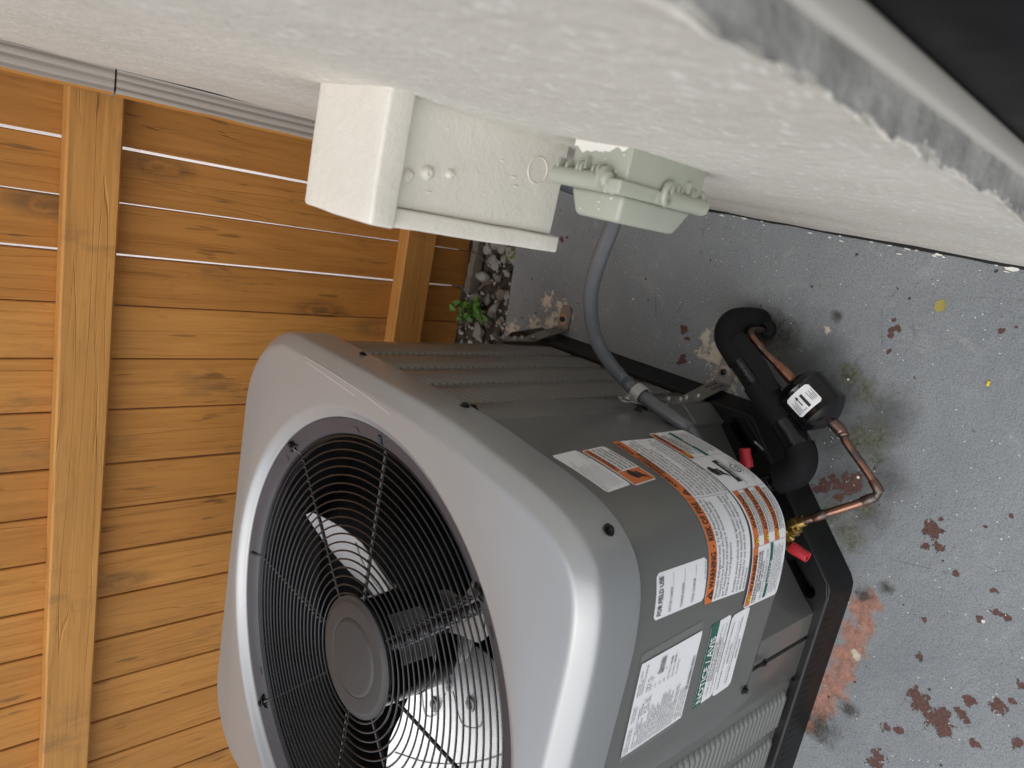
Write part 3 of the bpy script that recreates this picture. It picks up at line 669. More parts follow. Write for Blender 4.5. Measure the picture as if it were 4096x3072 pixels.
# right louvre panel and front panels (flat sheets)
def sheet(P, z0, z1):
    mm = MB(); mm.grid([[(x, y, z1) for x, y in P], [(x, y, z0) for x, y in P]]); return mm
rpx = -.2615
rp = MB(); bp = [(rpx, .628), (rpx, .70), (rpx, .9), (rpx, 1.04)] + [(x, y) for x, y in arc(-.2615 - .15, Y1 - .012 - .15, .15, 0, 90, 12)]
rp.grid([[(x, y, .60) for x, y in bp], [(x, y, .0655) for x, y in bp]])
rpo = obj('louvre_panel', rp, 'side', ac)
st = MB(); st.box((-.2585 - .012, .632, .0655), (-.2575, .700, .60), .0015); obj('flat_strip', st, 'side', rpo)
fpY = .3605
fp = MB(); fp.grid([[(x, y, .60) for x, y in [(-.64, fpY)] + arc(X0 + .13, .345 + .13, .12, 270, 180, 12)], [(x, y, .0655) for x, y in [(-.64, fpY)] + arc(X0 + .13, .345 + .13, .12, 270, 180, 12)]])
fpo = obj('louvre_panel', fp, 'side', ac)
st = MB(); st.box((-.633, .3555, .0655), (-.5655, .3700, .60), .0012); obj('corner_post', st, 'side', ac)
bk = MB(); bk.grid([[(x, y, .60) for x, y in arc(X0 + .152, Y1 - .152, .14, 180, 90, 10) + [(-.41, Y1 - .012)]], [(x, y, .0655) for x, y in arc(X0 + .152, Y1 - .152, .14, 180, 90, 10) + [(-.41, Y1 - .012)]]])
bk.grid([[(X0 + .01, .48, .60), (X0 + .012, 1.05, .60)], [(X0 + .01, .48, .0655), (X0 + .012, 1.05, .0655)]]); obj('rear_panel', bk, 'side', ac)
# slats: a scoop 4 mm proud, closed at the ends
def slat(L, p=.003):
    mm = MB(); prof = [(0, .0004), (p * .38, -.0022), (p * .78, -.0054), (p, -.0080), (p, -.0096), (p * .6, -.0101), (-.0008, -.0102)]
    us = [0, .0015, .004, L - .012, L - .005, L]; sc_ = [.05, .75, 1, 1, .55, .04]
    rows = []
    for u, k_ in zip(us, sc_): rows.append([(u, n_ * k_, z * (1 if k_ > .5 else .8)) for n_, z in prof])
    mm.grid(rows); return mm
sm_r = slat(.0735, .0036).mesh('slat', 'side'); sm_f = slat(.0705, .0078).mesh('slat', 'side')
PITCH = .0133
for y0 in (.7045, .7935, .8785, .9640):
    for i in range(38):
        M = Matrix(((0, 1, 0, rpx), (1, 0, 0, y0), (0, 0, 1, .580 - i * PITCH), (0, 0, 0, 1))); inst('slat', sm_r, rpo, M)
for x0 in (-.7295, -.8180, -.9065):
    for i in range(38):
        M = Matrix(((1, 0, 0, x0), (0, -1, 0, fpY), (0, 0, 1, .581 - i * PITCH), (0, 0, 0, 1))); inst('slat', sm_f, fpo, M)
# lower corner recess
m = MB(); RP = [(-.2545, .66), (-.2545, .630), (-.2790, .5945), (-.2860, .5990), (-.3250, .5600), (-.470, .412), (-.5050, .3760), (-.5090, .3700), (-.5190, .3585), (-.5585, .3570), (-.5590, .3750), (-.5660, .3750)]
m.grid([[(x, y, .2555) for x, y in RP], [(x, y, .0655) for x, y in RP]], smooth=False)
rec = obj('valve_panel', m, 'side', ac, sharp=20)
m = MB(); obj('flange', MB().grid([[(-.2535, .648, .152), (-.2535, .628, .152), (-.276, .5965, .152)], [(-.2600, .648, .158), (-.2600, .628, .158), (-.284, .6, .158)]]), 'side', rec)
# base pan with two recessed slots
OB = [(-.2405, 1.06), (-.2405, .556), (-.2455, .541), (-.455, .343), (-.468, .3355), (-.485, .3335), (-1.09, .3335), (-1.113, .35), (-1.113, 1.18), (-1.095, 1.205), (-.29, 1.205), (-.255, 1.18), (-.2405, 1.14)]
def shrink(P, d):
    P = np.array(P); n = len(P); out = []
    for i in range(n):
        a, b, c = P[i - 1], P[i], P[(i + 1) % n]
        def nn(u): u = u / np.linalg.norm(u); return np.array([u[1], -u[0]])
        n1, n2 = nn(b - a), nn(c - b)
        if n1 @ (np.array([CX, CY]) - b) < 0: n1, n2 = -n1, -n2
        q = n1 + n2; q = q / (q @ q) * 2 if q @ q > 1e-9 else n1
        out.append(b + q * d)
    return out
m = MB(); prs = [(0, .0005), (.004, .018), (.0085, .058), (.0105, .063), (.0135, .0648)]
lps = [[(x, y, z) for x, y in shrink(OB, d)] for d, z in prs]
m.grid(lps, closed=True)
bm = bmesh.new(); ed = []
def loop_edges(L):
    vs = [bm.verts.new(p) for p in L]; return vs, [bm.edges.new((vs[i], vs[(i + 1) % len(vs)])) for i in range(len(vs))]
v0, e0 = loop_edges(lps[-1]); ed += e0
slots = []
for (p, q, r) in (((-.2755, .5765), (-.3065, .5345), .0105), ((-.4560, .4150), (-.4900, .3760), .0115)):
    p, q = Vector((*p, 0)), Vector((*q, 0)); d = (q - p).normalized(); nn_ = Vector((-d.y, d.x, 0)); L = []
    for k_ in range(9): a = PI * k_ / 8; L.append(q + (nn_ * math.cos(a) + d * math.sin(a)) * r)
    for k_ in range(9): a = PI * k_ / 8; L.append(p - (nn_ * math.cos(a) + d * math.sin(a)) * r)
    L = [(v.x, v.y, .0648) for v in L]; slots.append((L, p, q)); _, e_ = loop_edges(L); ed += e_
bmesh.ops.triangle_fill(bm, edges=ed, use_beauty=True); m.bm(bm, smooth=False)
for L, p, q in slots:
    c = (p + q) / 2
    rows = [L] + [[(c.x + (x - c.x) * k_, c.y + (y - c.y) * k_, z) for x, y, _ in L] for k_, z in ((.94, .061), (.86, .052), (.80, .035), (.4, .034), (.05, .034))]
    m.grid(rows, closed=True)
base = obj('base_pan', m, 'black', ac, sharp=30)
rg = MB()   # embossed rim beside the slots
rg.tube([(-.262, .582, .065), (-.2585, .556, .065), (-.302, .5085, .065), (-.422, .392, .065), (-.463, .3535, .065), (-.484, .3475, .065)], .0022, 6); obj('rim', rg, 'black', base)
# moulded ribs on the front skirt
rb = MB()
for i in range(40):
    x = -.49 - i * .0152; rb.tube([(x, .3372, .012), (x - .006, .3415, .056)], .00035, 4)
o_ = obj('rib', rb, 'black', base); o_['kind'] = 'stuff'
# screws
sm_ = hexhead(.0042, .0045, .0072).mesh('screw', 'blackmetal')
def screw(s_, z, off=0.0005, par=ac, mesh_=None):
    p = surf(s_, z, off); n_ = surf(s_, z, 1) - surf(s_, z, 0); inst('screw', mesh_ or sm_, par, frame(n_, p))
for s_, z in ((.2715, .277), (.8065, .264)): screw(s_, z)
inst('screw', sm_, ac, frame((0, -1, 0), (-.5535, .3515, .2235))); inst('screw', sm_, ac, frame((0, -1, 0), (-.640, .3555, .0745)))
inst('screw', sm_, ac, frame((1, 0, 0), (-.2570, .6400, .094)))
inst('screw', sm_, ac, frame((1, 0, .2), (-.2500, .9175, .607))); inst('screw', sm_, ac, frame((1, 0, 0), (-.2495, .668, .600)))
inst('screw', sm_, ac, frame((1, 0, 0), (-.2562, .676, .578)))
inst('screw', sm_, ac, frame((.75, -.75, .0), (-.2930, .3955, .613)))
# service valves
def valve(name, M_, sc_=1.0): pass
v = MB(); n_ = Vector((.70, -.71, 0)); B = Vector((-.4320, .4520, .117))
v.tube([B, B + n_ * .04], .0115, 8); v.box((-.011, -.011, -.002), (.011, .011, .026), .002, M=frame(n_, B + n_ * .034))
v.lathe([(.0095, 0), (.0095, .006), (.011, .006), (.011, .012), (.008, .013), (.008, .018)], 16, frame(n_, B + n_ * .056))
va = obj('service_valve', v, 'brass', ac)
c0 = Vector((-.4062, .394, .138))
ar = MB(); ar.tube([B + n_ * .040, Vector((-.404, .412, .130)), c0 + Vector((.001, .006, 0))], [.008, .0085, .0075], 8); ar.lathe([(.0095, 0), (.0095, .009)], 6, frame((-.1, -1, .05), Vector((-.4045, .408, .136)))); obj('service_port', ar, 'brass', va)
cpd = Vector((-.115, -1, .02)).normalized()
cp = MB().lathe([(.0092, 0), (.0092, .012), (.0085, .0135), (.0083, .027), (.0078, .028), (.0050, .0275), (.0048, .016), (.0001, .016)], 24, frame(cpd, c0)); obj('red_cap', cp, 'red', va)
v = MB(); B2 = Vector((-.352, .5275, .155)); v.tube([B2, B2 + n_ * .05], .0145, 10); v.box((-.013, -.013, 0), (.013, .013, .024), .002, M=frame(n_, B2 + n_ * .015))
vb = obj('service_valve', v, 'brass', ac)
c1 = Vector((-.3085, .4855, .163)); d1 = Vector((.93, .38, .06)).normalized()
ar = MB(); ar.tube([B2 + n_ * .03, c1], .0065, 8); obj('service_port', ar, 'brass', vb)
cp = MB().lathe([(.0098, 0), (.0098, .012), (.0088, .0135), (.0086, .028), (.008, .029), (.0052, .0285), (.005, .016), (.0001, .016)], 24, frame(d1, c1)); obj('red_cap', cp, 'red', vb)
sp = MB(); P = []
for k_ in range(60):
    t = k_ / 59; a = k_ * .9; P.append(Vector((-.277, .474, .150)) + Vector((.010 * t + .0016 * math.cos(a), .012 * t + .0016 * math.sin(a), .010 * t)))
sp.tube(P, .0003, 4); obj('spring_tie', sp, 'steel', vb)

# ------------------------------------------------------------------ stickers
TXT = bpy.data.curves.new('lettering', 'FONT'); TXT.resolution_u = 2; TXO = bpy.data.objects.new('lettering', TXT); col.objects.link(TXO)
_cache = {}
def glyphs(body, bold):
    key = (body, bold)
    if key in _cache: return _cache[key]
    TXT.body = body; TXT.offset = .018 if bold else 0.0; TXT.size = 1.0; TXT.resolution_u = 2
    bpy.context.view_layer.update()
    dg = bpy.context.evaluated_depsgraph_get(); me = bpy.data.meshes.new_from_object(TXO.evaluated_get(dg))
    V = [tuple(v_.co) for v_ in me.vertices]; F = [tuple(p.vertices) for p in me.polygons]; bpy.data.meshes.remove(me)
    _cache[key] = (V, F); return V, F
class Label:
    def __init__(s, w_, h, mapf, r=.004, name='sticker', parent=None, base='white', lab=None, z0=.0004, corners=(1, 1, 1, 1)):
        s.w, s.h, s.map = w_, h, mapf; s.z0 = z0
        s.base = MB(); s.bars = MB(); s.ink = MB(); s.mats = ['ink', 'white', 'orange', 'green', 'yellow', 'inkgrey', 'whiteink']
        s.name, s.par, s.bm_, s.lab = name, parent, base, lab
        nx_ = max(2, int(w_ / .004)); rows = []
        for i in range(nx_ + 1):
            x = w_ * i / nx_
            def lim(cl, ch, x_):
                lo, hi = 0, h
                for (cx_, fl_, fh_) in ((x_, corners[0], corners[3]), (w_ - x_, corners[1], corners[2])):
                    if cx_ < r:
                        e = r - math.sqrt(max(0, r * r - (r - cx_) ** 2))
                        if fl_: lo = max(lo, e)
                        if fh_: hi = min(hi, h - e)
                return lo, hi
            lo, hi = lim(0, 0, x); rows.append([s.map(x, lo, s.z0), s.map(x, (lo + hi) / 2, s.z0), s.map(x, hi, s.z0)])
        s.base.grid(rows[::-1] if False else rows)
    def rect(s, x0, y0, x1, y1, mat, off=.0004, ink=False):
        nx_ = max(1, int(abs(x1 - x0) / .004)); t = s.bars if not ink else s.ink
        t.grid([[s.map(x0 + (x1 - x0) * i / nx_, y0, s.z0 + off), s.map(x0 + (x1 - x0) * i / nx_, y1, s.z0 + off)] for i in range(nx_ + 1)], s.mats.index(mat)); return s
    def line(s, x0, y0, x1, y1, t=.0004, mat='ink'):
        if abs(x1 - x0) > abs(y1 - y0): s.rect(x0, y0 - t / 2, x1, y0 + t / 2, mat, .0008, True)
        else: s.rect(x0 - t / 2, y0, x0 + t / 2, y1, mat, .0008, True)
        return s
    def poly(s, pts, mat, off=.0009): s.ink.add([s.map(x, y, s.z0 + off) for x, y in pts], [tuple(range(len(pts)))], s.mats.index(mat), False); return s
    def tri(s, x, y, sz, mat='yellow', bang='ink'):
        if mat == 'yellow': s.poly([(x - sz * .08, y - sz * .05), (x + sz * 1.08, y - sz * .05), (x + sz / 2, y + sz * .96)], 'ink', .0007)
        s.poly([(x, y), (x + sz, y), (x + sz / 2, y + sz * .86)], mat, .0009)
        s.poly([(x + sz * .46, y + sz * .26), (x + sz * .54, y + sz * .26), (x + sz * .56, y + sz * .58), (x + sz * .44, y + sz * .58)], bang, .0012); s.poly([(x + sz * .46, y + sz * .12), (x + sz * .54, y + sz * .12), (x + sz * .54, y + sz * .2), (x + sz * .46, y + sz * .2)], bang, .0012); return s
    def text(s, x, y, hgt, body, w_=None, bold=False, mat='ink', align='L', off=.0009):
        V, F = glyphs(body, bold)
        if not V: return s
        xs_ = [p[0] for p in V]; x0, x1 = min(xs_), max(xs_); k_ = hgt / .73
        kx = (w_ / (x1 - x0)) if w_ else k_
        wd = (x1 - x0) * kx
        ox = x - (wd if align == 'R' else wd / 2 if align == 'C' else 0)
        s.ink.add([s.map(ox + (p[0] - x0) * kx, y + p[1] * k_, s.z0 + off) for p in V], F, s.mats.index(mat), False); return s
    def done(s):
        o = obj(s.name, s.base, [s.bm_], s.par, label=s.lab)
        if s.bars.v: obj('printed_bar', s.bars, s.mats, o)
        if s.ink.v: obj('lettering', s.ink, s.mats, o)
        return o
def pmap(s0, z0, ang, lift=0.0):
    ca, sa = math.cos(math.radians(ang)), math.sin(math.radians(ang))
    def f(x, y, off): return surf(s0 - (x * ca - y * sa), z0 + x * sa + y * ca, off + lift)
    return f
def hand(L, x, y, s_, mat='ink'):   # hand struck by a bolt
    for i in range(4): L.poly([(x + s_ * (.30 + .11 * i), y + s_ * .34), (x + s_ * (.38 + .11 * i), y + s_ * .34), (x + s_ * (.38 + .11 * i), y + s_ * (.62 + .03 * (i % 3))), (x + s_ * (.30 + .11 * i), y + s_ * (.62 + .03 * (i % 3)))], mat)
    L.poly([(x + s_ * .28, y + s_ * .62), (x + s_ * .74, y + s_ * .62), (x + s_ * .92, y + s_ * .74), (x + s_ * .84, y + s_ * .98), (x + s_ * .55, y + s_ * 1.0), (x + s_ * .30, y + s_ * .84)], mat)
    L.poly([(x + s_ * .04, y + s_ * .05), (x + s_ * .28, y + s_ * .26), (x + s_ * .20, y + s_ * .30), (x + s_ * .62, y + s_ * .50), (x + s_ * .58, y + s_ * .30), (x + s_ * .36, y + s_ * .24), (x + s_ * .30, y + s_ * .14)], mat)
# white rating sticker in Spanish
L = Label(.0862, .0508, pmap(.4499, .5097, 6.6), .0025, 'rating_sticker', ac, lab='small white sticker with fine grey print, nearest the cover edge')
for i, (t, x, w_) in enumerate([('RHEEM SALES COMPANY, INC.', .003, .055), ('Acondicionador de Aire Central', .003, .062), ('Modelo: RA14AY30AJ1NA', .012, .040), ('Tension Nominal: 208/230  V', .006, .046), ('Frecuencia: 60   Hz    Fases: 1', .006, .050), ('Corriente Nominal: 17  A', .006, .048), ('Requiere Tierra Fisica', .006, .045), ('ENSAMBLADO EN MEXICO', .006, .046), ('Leer Manual de Instalacion y Operacion', .005, .070), ('antes de operar', .062, .02)]):
    L.text(x, .0455 - i * .0046, .0022, t, w_, mat='inkgrey' if i > 1 else 'ink')
L.done()
# precaution sticker
L = Label(.0860, .0508, pmap(.4486, .4558, 5.6), .0035, 'caution_sticker', ac, lab='white and orange sticker with black hand pictogram and red border')
L.rect(.002, .0025, .0285, .0483, 'orange').rect(.0295, .0375, .084, .0483, 'orange')
hand(L, .0022, .0065, .028)
L.text(.032, .0395, .0066, '! PRECAUCIÓN !', .05, True)
for i, t in enumerate(['Antes de tener acceso a los', 'dispositivos terminales, todos', 'los circuitos de alimentacion', 'deben ser interrumpidos.']): L.text(.031, .0300 - i * .0084, .0050, t, .051 if i < 3 else .043, True)
L.line(.0012, .0012, .0848, .0012, .0004, 'orange').line(.0012, .0496, .0848, .0496, .0004, 'orange')
L.done()
# field use
L = Label(.0530, .0992, pmap(.6145, .4550, 0), .0045, 'field_use_sticker', ac, lab='white sticker with blank charge lines, FOR FIELD USE')
L.text(.0045, .0870, .0084, 'FOR FIELD USE', .044, True)
for i, t in enumerate(['FACTORY CHARGE', 'CHARGE ADDED', 'TOTAL CHARGE']):
    L.text(.0045, .0685 - i * .0225, .0050, t, .0285); L.line(.034, .0680 - i * .0225, .0485, .0680 - i * .0225, .0004)
L.text(.0275, .0025, .0026, '92-109654-03-00', .021)
L.done()
# fire warning
L = Label(.2660, .0965, pmap(.6253, .3560, -2.6), .006, 'fire_warning_sticker', ac, lab='wide white sticker with orange top band, WARNING - RISK OF FIRE', corners=(0, 0, 1, 1))
L.rect(.0002, .0790, .2658, .0963, 'orange')
L.tri(.0035, .0812, .0135, 'ink', 'orange').text(.0190, .0822, .0112, 'WARNING  -  RISK OF FIRE', .106, True)
L.line(.1302, .0, .1302, .0965, .0004)
L.tri(.1345, .0812, .0125, 'ink', 'orange').text(.205, .0886, .0066, 'AVERTISSEMENT - RISQUE', .108, True, align='C').text(.205, .0802, .0066, "D'INCENDIE", .048, True, align='C')
for i, (t, w_) in enumerate([('Flammable Refrigerant Used. To Be Repaired Only by', .124), ('Trained Service Personnel. Do Not Puncture Refriger-', .124), ('ant Tubing Dispose Of Properly in Accordance with', .119), ('Federal or Local Regulations.', .066), ('', 0), ('Auxiliary devices which may be ignition sources shall', .124), ('not be installed in the ductwork, other than auxiliary', .124), ('devices listed for use with the specific appliance. See', .125), ('instructions.', .029)]):
    if t: L.text(.0035, .0715 - i * .0084, .0054, t, w_)
for i, (t, w_) in enumerate([('Contient un fluide frigorigène inflammable. Ne doit', .120), ('être réparé que par un personnel d’entretien qualifié.', .126), ('Ne pas percer le tuyau de réfrigérant. Ne doit être mis', .129), ('au rebut que conformément aux règlements', .103), ('fédérales ou locales.', .048), ('Les appareils annexes qui peuvent constituer des', .117), ('departs d’incendie ne doivent pas être placés dans les', .128), ('conduites d’appareils annexes autres que ceux de la', .123), ('liste concernant l’appareil spécifique. Voir instructions.', .130)]):
    L.text(.1335, .0715 - i * .0084, .0054, t.replace('’', "'"), w_)
L.done()
# voltage warning strip
L = Label(.3045, .0900, pmap(.6528, .2598, 0, .0014), .004, 'voltage_warning_sticker', ac, lab='long white sticker with orange and green bands along the panel foot')
X1, X2, X3 = .0818, .1578, .2293
for x in (X1, X2, X3): L.line(x, .001, x, .0885, .0004)
L.rect(.0025, .0760, X1 - .0004, .0885, 'orange').tri(.0075, .0770, .0115).text(.0215, .0778, .0090, 'WARNING', .050, True)
L.text(.0045, .0690, .0047, 'HAZARDOUS VOLTAGE', .070, True).text(.0395, .0628, .0045, 'CAN CAUSE SEVERE PERSONAL', .072, True, align='C').text(.0395, .0566, .0045, 'INJURY OR DEATH.', .042, True, align='C')
for i, t in enumerate(['TURN OFF ELECTRICAL POWER BEFORE REMOVING THIS', 'PANEL. SERVICE MUST BE PERFORMED BY A QUALIFIED', 'SERVICE PERSON.']): L.text(.0395, .0515 - i * .0036, .0024, t, .070 if i < 2 else .024, align='C')
L.rect(.0045, .0350, X1 - .0012, .0428, 'green').text(.0415, .0362, .0056, 'NOTICE', .032, True, 'whiteink', 'C')
for i, t in enumerate(['YOU MUST FOLLOW THE INSTALLATION AND OPERATING', 'INSTRUCTIONS PROVIDED WITH THIS UNIT. FAILURE TO', 'DO SO MAY RESULT IN IMPROPER INSTALLATION,', 'ADJUSTMENT, ALTERATION, SERVICE, MAINTENANCE,', 'OR PROPERTY DAMAGE, PERSONAL INJURY OR', 'DEATH. THE USE OF TOOLS AND HANDBOOK. FOR', 'CONSULT A QUALIFIED SERVICE COMPANY.']): L.text(.0415, .0312 - i * .0038, .0025, t, .071 - .0045 * (i % 3), align='C')
L.text(.026, .0030, .0018, '92-102686-06-01', .02)
for i, (t, ws, ys) in enumerate([('WARNING', .043, .0742), ('ADVERTENCIA', .055, .0480), ('ADVERTISSEMENT', .063, .0190)]):
    L.rect(X1 + .0004, ys - .0005, X2 - .0004, ys + .0120, 'orange').tri(X1 + .003, ys + .0002, .0108).text(X1 + .0155 + (.06 - ws) * .45, ys + .0014, .0088, t, min(ws * 1.06, .060), True)
    for j, q in enumerate([('CALIFORNIA PROPOSITION 65', 'CANCER AND REPRODUCTIVE HARM', 'WWW.P65WARNINGS.CA.GOV'), ('CALIFORNIA PROPOSICION 65', 'CANCER Y DAÑO REPRODUCTIVO', 'WWW.P65WARNINGS.CA.GOV'), ('CALIFORNIA PROPOSITION 65', 'CANCER ET TROUBLES DE REPRODUCTEUR', 'DE L APPAREIL REPRODUCTEUR')][i]): L.text((X1 + X2) / 2 + .004, ys - .0052 - j * .0046, .0034, q, .058, j == 0, align='C')
L.line(X2, .0420, .2293, .0420, .0004).line(X2, .0180, X3, .0180, .0003)
hand(L, X2 + .020, .0545, .031)
L.rect(X2 + .0120, .0425, X3 - .0120, .0540, 'ink').text((X2 + X3) / 2, .0465, .0038, 'AHRI CERTIFIED', .033, True, 'whiteink', 'C', off=.0012)
L.line(X2 + .006, .0395, X3 - .006, .0395, .0005).line(X2 + .006, .0375, X3 - .012, .0375, .0005)
cxl, cyl = X2 + .036, .0260
L.poly([(cxl + .0088 * math.cos(a), cyl + .0088 * math.sin(a)) for a in np.linspace(0, 2 * PI, 24, endpoint=False)], 'ink', .0007); L.poly([(cxl + .0074 * math.cos(a), cyl + .0074 * math.sin(a)) for a in np.linspace(0, 2 * PI, 24, endpoint=False)], 'white', .0009)
L.text(cxl, cyl - .0035, .0068, 'UL', .0085, True, align='C', off=.0012).text(cxl + .0085, cyl - .004, .0030, 'US', .005, True).text(cxl - .0135, cyl - .004, .0030, 'C', .0025, True).text(cxl, cyl - .0115, .0030, 'LISTED', .015, True, align='C')
for j in range(4): L.text((X2 + X3) / 2, .0118 - j * .0032, .0018, 'CENTRAL COOLING AIR CONDITIONER  OUTDOOR UNIT', .056 - .006 * j, align='C')
L.rect(X3 + .0004, .0765, .302, .0885, 'orange').tri(X3 + .004, .0773, .0108).text(X3 + .0175, .0790, .0068, 'ADVERTISSEMENT', .052, True)
L.text(X3 + .037, .0702, .0040, 'TENSION DANGEREUSE', .055, True, align='C').text(X3 + .037, .0652, .0036, 'PEUT CAUSER DES BLESSURES', .056, True, align='C').text(X3 + .037, .0604, .0036, 'GRAVES OU LA MORT', .040, True, align='C')
for i, t in enumerate(['COUPER L ALIMENTATION ELECTRIQUE AVANT', 'D ENLEVER CE PANNEAU. L ENTRETIEN DOIT ETRE', 'EFFECTUE PAR UNE PERSONNE QUALIFIEE']): L.text(X3 + .037, .0560 - i * .0034, .0022, t, .060, align='C')
L.rect(X3 + .0015, .0390, .300, .0468, 'green').text(X3 + .036, .0402, .0056, 'AVIS', .019, True, 'whiteink', 'C')
for i in range(9): L.text(X3 + .037, .0352 - i * .0037, .0024, ['VOUS DEVEZ SUIVRE LES DIRECTIVES D INSTALLATION ET', 'D UTILISATION FOURNIES AVEC CET APPAREIL. TOUTE', 'OMISSION PEUT ENTRAINER UNE MAUVAISE MISE EN'][i % 3], .064 - .004 * (i % 4), align='C')
L.done()
# notice / avis
L = Label(.1258, .0450, pmap(.7787, .3628, 5.0), .0045, 'notice_sticker', ac, lab='white sticker with dark green band, NOTICE / AVIS')
L.rect(.0002, .0272, .1256, .0448, 'green').text(.006, .0298, .0122, 'NOTICE / AVIS', .100, True, 'whiteink')
for i, (t, w_, b_) in enumerate([('SINGLE POLE CONTACTOR!', .060, True), ('Voltage potential exists at all terminals during off cycle.', .108, False), ('CONTACTEUR UNIPOLAIRE !', .066, True), ('Il est possible d avoir une tension sur toutes les bornes', .106, False), ('pendant le cycle d arret.', .046, False)]): L.text(.063, .0218 - i * .0046, .0034, t, w_, b_, align='C')
L.text(.092, .0008, .0020, '92-02355-06-02', .024); L.done()
# county approval
L = Label(.1248, .0448, pmap(.7787, .3179, 4.0, .0003), .0055, 'approval_sticker', ac, lab='white sticker with thin grey capitals below the green-banded one')
L.text(.062, .0350, .0040, 'MIAMI-DADE COUNTY PRODUCT CONTROL', .104, align='C').text(.062, .0262, .0040, 'APPROVED', .031, align='C').line(.014, .0225, .110, .0225, .0004)
L.text(.062, .0145, .0040, 'MIAMI-DADE COUNTY PRODUCT CONTROL', .104, align='C').text(.062, .0060, .0040, 'APPROUVÉ', .030, align='C').text(.098, .0015, .0018, '92-109117-01-00', .022); L.done()
# data plate under a clear film
L = Label(.1480, .1215, pmap(.7905, .4315, 4.2), .003, 'clear_film', ac, base='film', lab='glossy clear film laid over the printed data plate', z0=.0003)
L.text(.004, -.0002 + .004, .0026, 'E-9722284-01', .03, mat='ink'); L.done()
L = Label(.1270, .1185, pmap(.7835, .4335, 3.6), .001, 'data_plate', ac, lab='large white data plate crowded with fine dark print', z0=.0013)
rows_ = [('MODEL NO /', 'MODELE N°', 'RA14AY30AJ1NA', 'MFD./FAB.  11/2024'), ('SERIAL NO /', 'N° DE SERIE', 'W4924302037', 'OUTDOOR USE/'), ('', '', '', 'UTILISATION EXTERIEURE'), ('COMPRESSOR CODE / CODE DE COMPRESSEUR', '', '', ''), ('VOLTS', '208/230', 'PHASE  1', 'HERTZ  60'), ('COMPRESSOR / COMPRESSEUR', '', 'R.L.A.  12.7', 'L.R.A.  78'), ('OUTDOOR FAN MOTOR/', '', 'F.L.A.', 'H.P.  1/6'), ('MOTEUR VENTIL. EXT.', '', '.64/.60', ''), ('MIN. SUPPLY CIRCUIT AMPACITY/', '', '', '17        A'), ('COURANT ADMISSIBLE D ALIM. MIN.', '', '', ''), ('MAX. FUSE OR CKT. BKR. SIZE*/', '', '', '25        A'), ('CAL. MAX. DE FUSIBLE/DISJ*', '', '', ''), ('MIN. FUSE OR CKT. BKR. SIZE*/', '', '', '20        A'), ('CAL. MIN. DE FUSIBLE/DISJ*', '', '', ''), ('MAX. ALLOWABLE DISCHARGE PRESSURE/', '', '', '450 PSIG/3102 kPa'), ('PRESSION MAXIMALE DE DECHARGE PERMISE', '', '', ''), ('MAX. ALLOWABLE SUCTION PRESSURE/', '', '', '250 PSIG/1723 kPa'), ('PRESSION MAXIMALE D ASPIRATION PERMISE', '', '', ''), ('OUTDOOR UNITS FACTORY CHARGE/', '', '', '73 oz/2070g'), ('CHARGE USINE D UNITES EXTERIEUR', '', '', ''), ('TOTAL SYSTEM CHARGE/', '', '', ''), ('SEE INSTRUCTIONS INSIDE ACCESS PANEL /', '', '', ''), ('VOIR LES INSTRUCTIONS A L INTERIEUR DU PANNEAU D ACCES', '', '', '')]
for i, (a, b, c, d) in enumerate(rows_):
    y = .1125 - i * .00405
    if a: L.text(.004, y, .0028, a, min(.058, .0017 * len(a)), mat='ink')
    if b: L.text(.022, y, .0028, b, .016, mat='ink')
    if c: L.text(.046 if i < 4 else .05, y, .0028, c, .022, mat='ink')
    if d: L.text(.082, y, .0028, d, min(.04, .0019 * len(d)), mat='ink')
for i, t in enumerate(['RHEEM SALES COMPANY', 'FORT SMITH, ARKANSAS', 'UNIT FOR USE WITH R454B', 'EQUIPMENT']): L.text(.006, .0175 - i * .0044, .0026, t, .045, mat='ink')
L.text(.104, .055, .003, 'R454B', .009, mat='ink').text(.104, .049, .003, 'R454B', .009, mat='ink')
rng = random.Random(3)
x = .098
while x < .119: 
    b_ = rng.choice([.0004, .0007, .0010]); L.rect(x, .070, x + b_, .0800, 'inkgrey', .0009, True); x += b_ + rng.choice([.0004, .0008])
x = .046
while x < .094:
    b_ = rng.choice([.0004, .0007, .0010]); L.rect(x, .003, x + b_, .0088, 'inkgrey', .0009, True); x += b_ + rng.choice([.0004, .0008])
L.line(.0005, .117, .014, .117, .0004).line(.0005, .108, .0005, .117, .0004); L.done()
# motor label print
def mmap(x, y, off):
    a = math.radians(-18 - 54 * (1 - x)); return Vector((CX + (.0821 + off) * math.cos(a), CY + (.0821 + off) * math.sin(a), .545 + .067 * y))
q = MB()
for i in range(9):
    V, F = glyphs('THERMALLY PROTECTED MOTOR  1/6 HP' if i != 4 else 'PROTECH', i == 4); x1_ = max(p[0] for p in V); kk = (.85 if i != 4 else .6) / x1_
    q.add([mmap(.06 + p[0] * kk, .06 + i * .1 + p[1] * (.06 if i != 4 else .09), .0005) for p in V], F, 0, False)
obj('lettering', q, 'ink', lab_m)

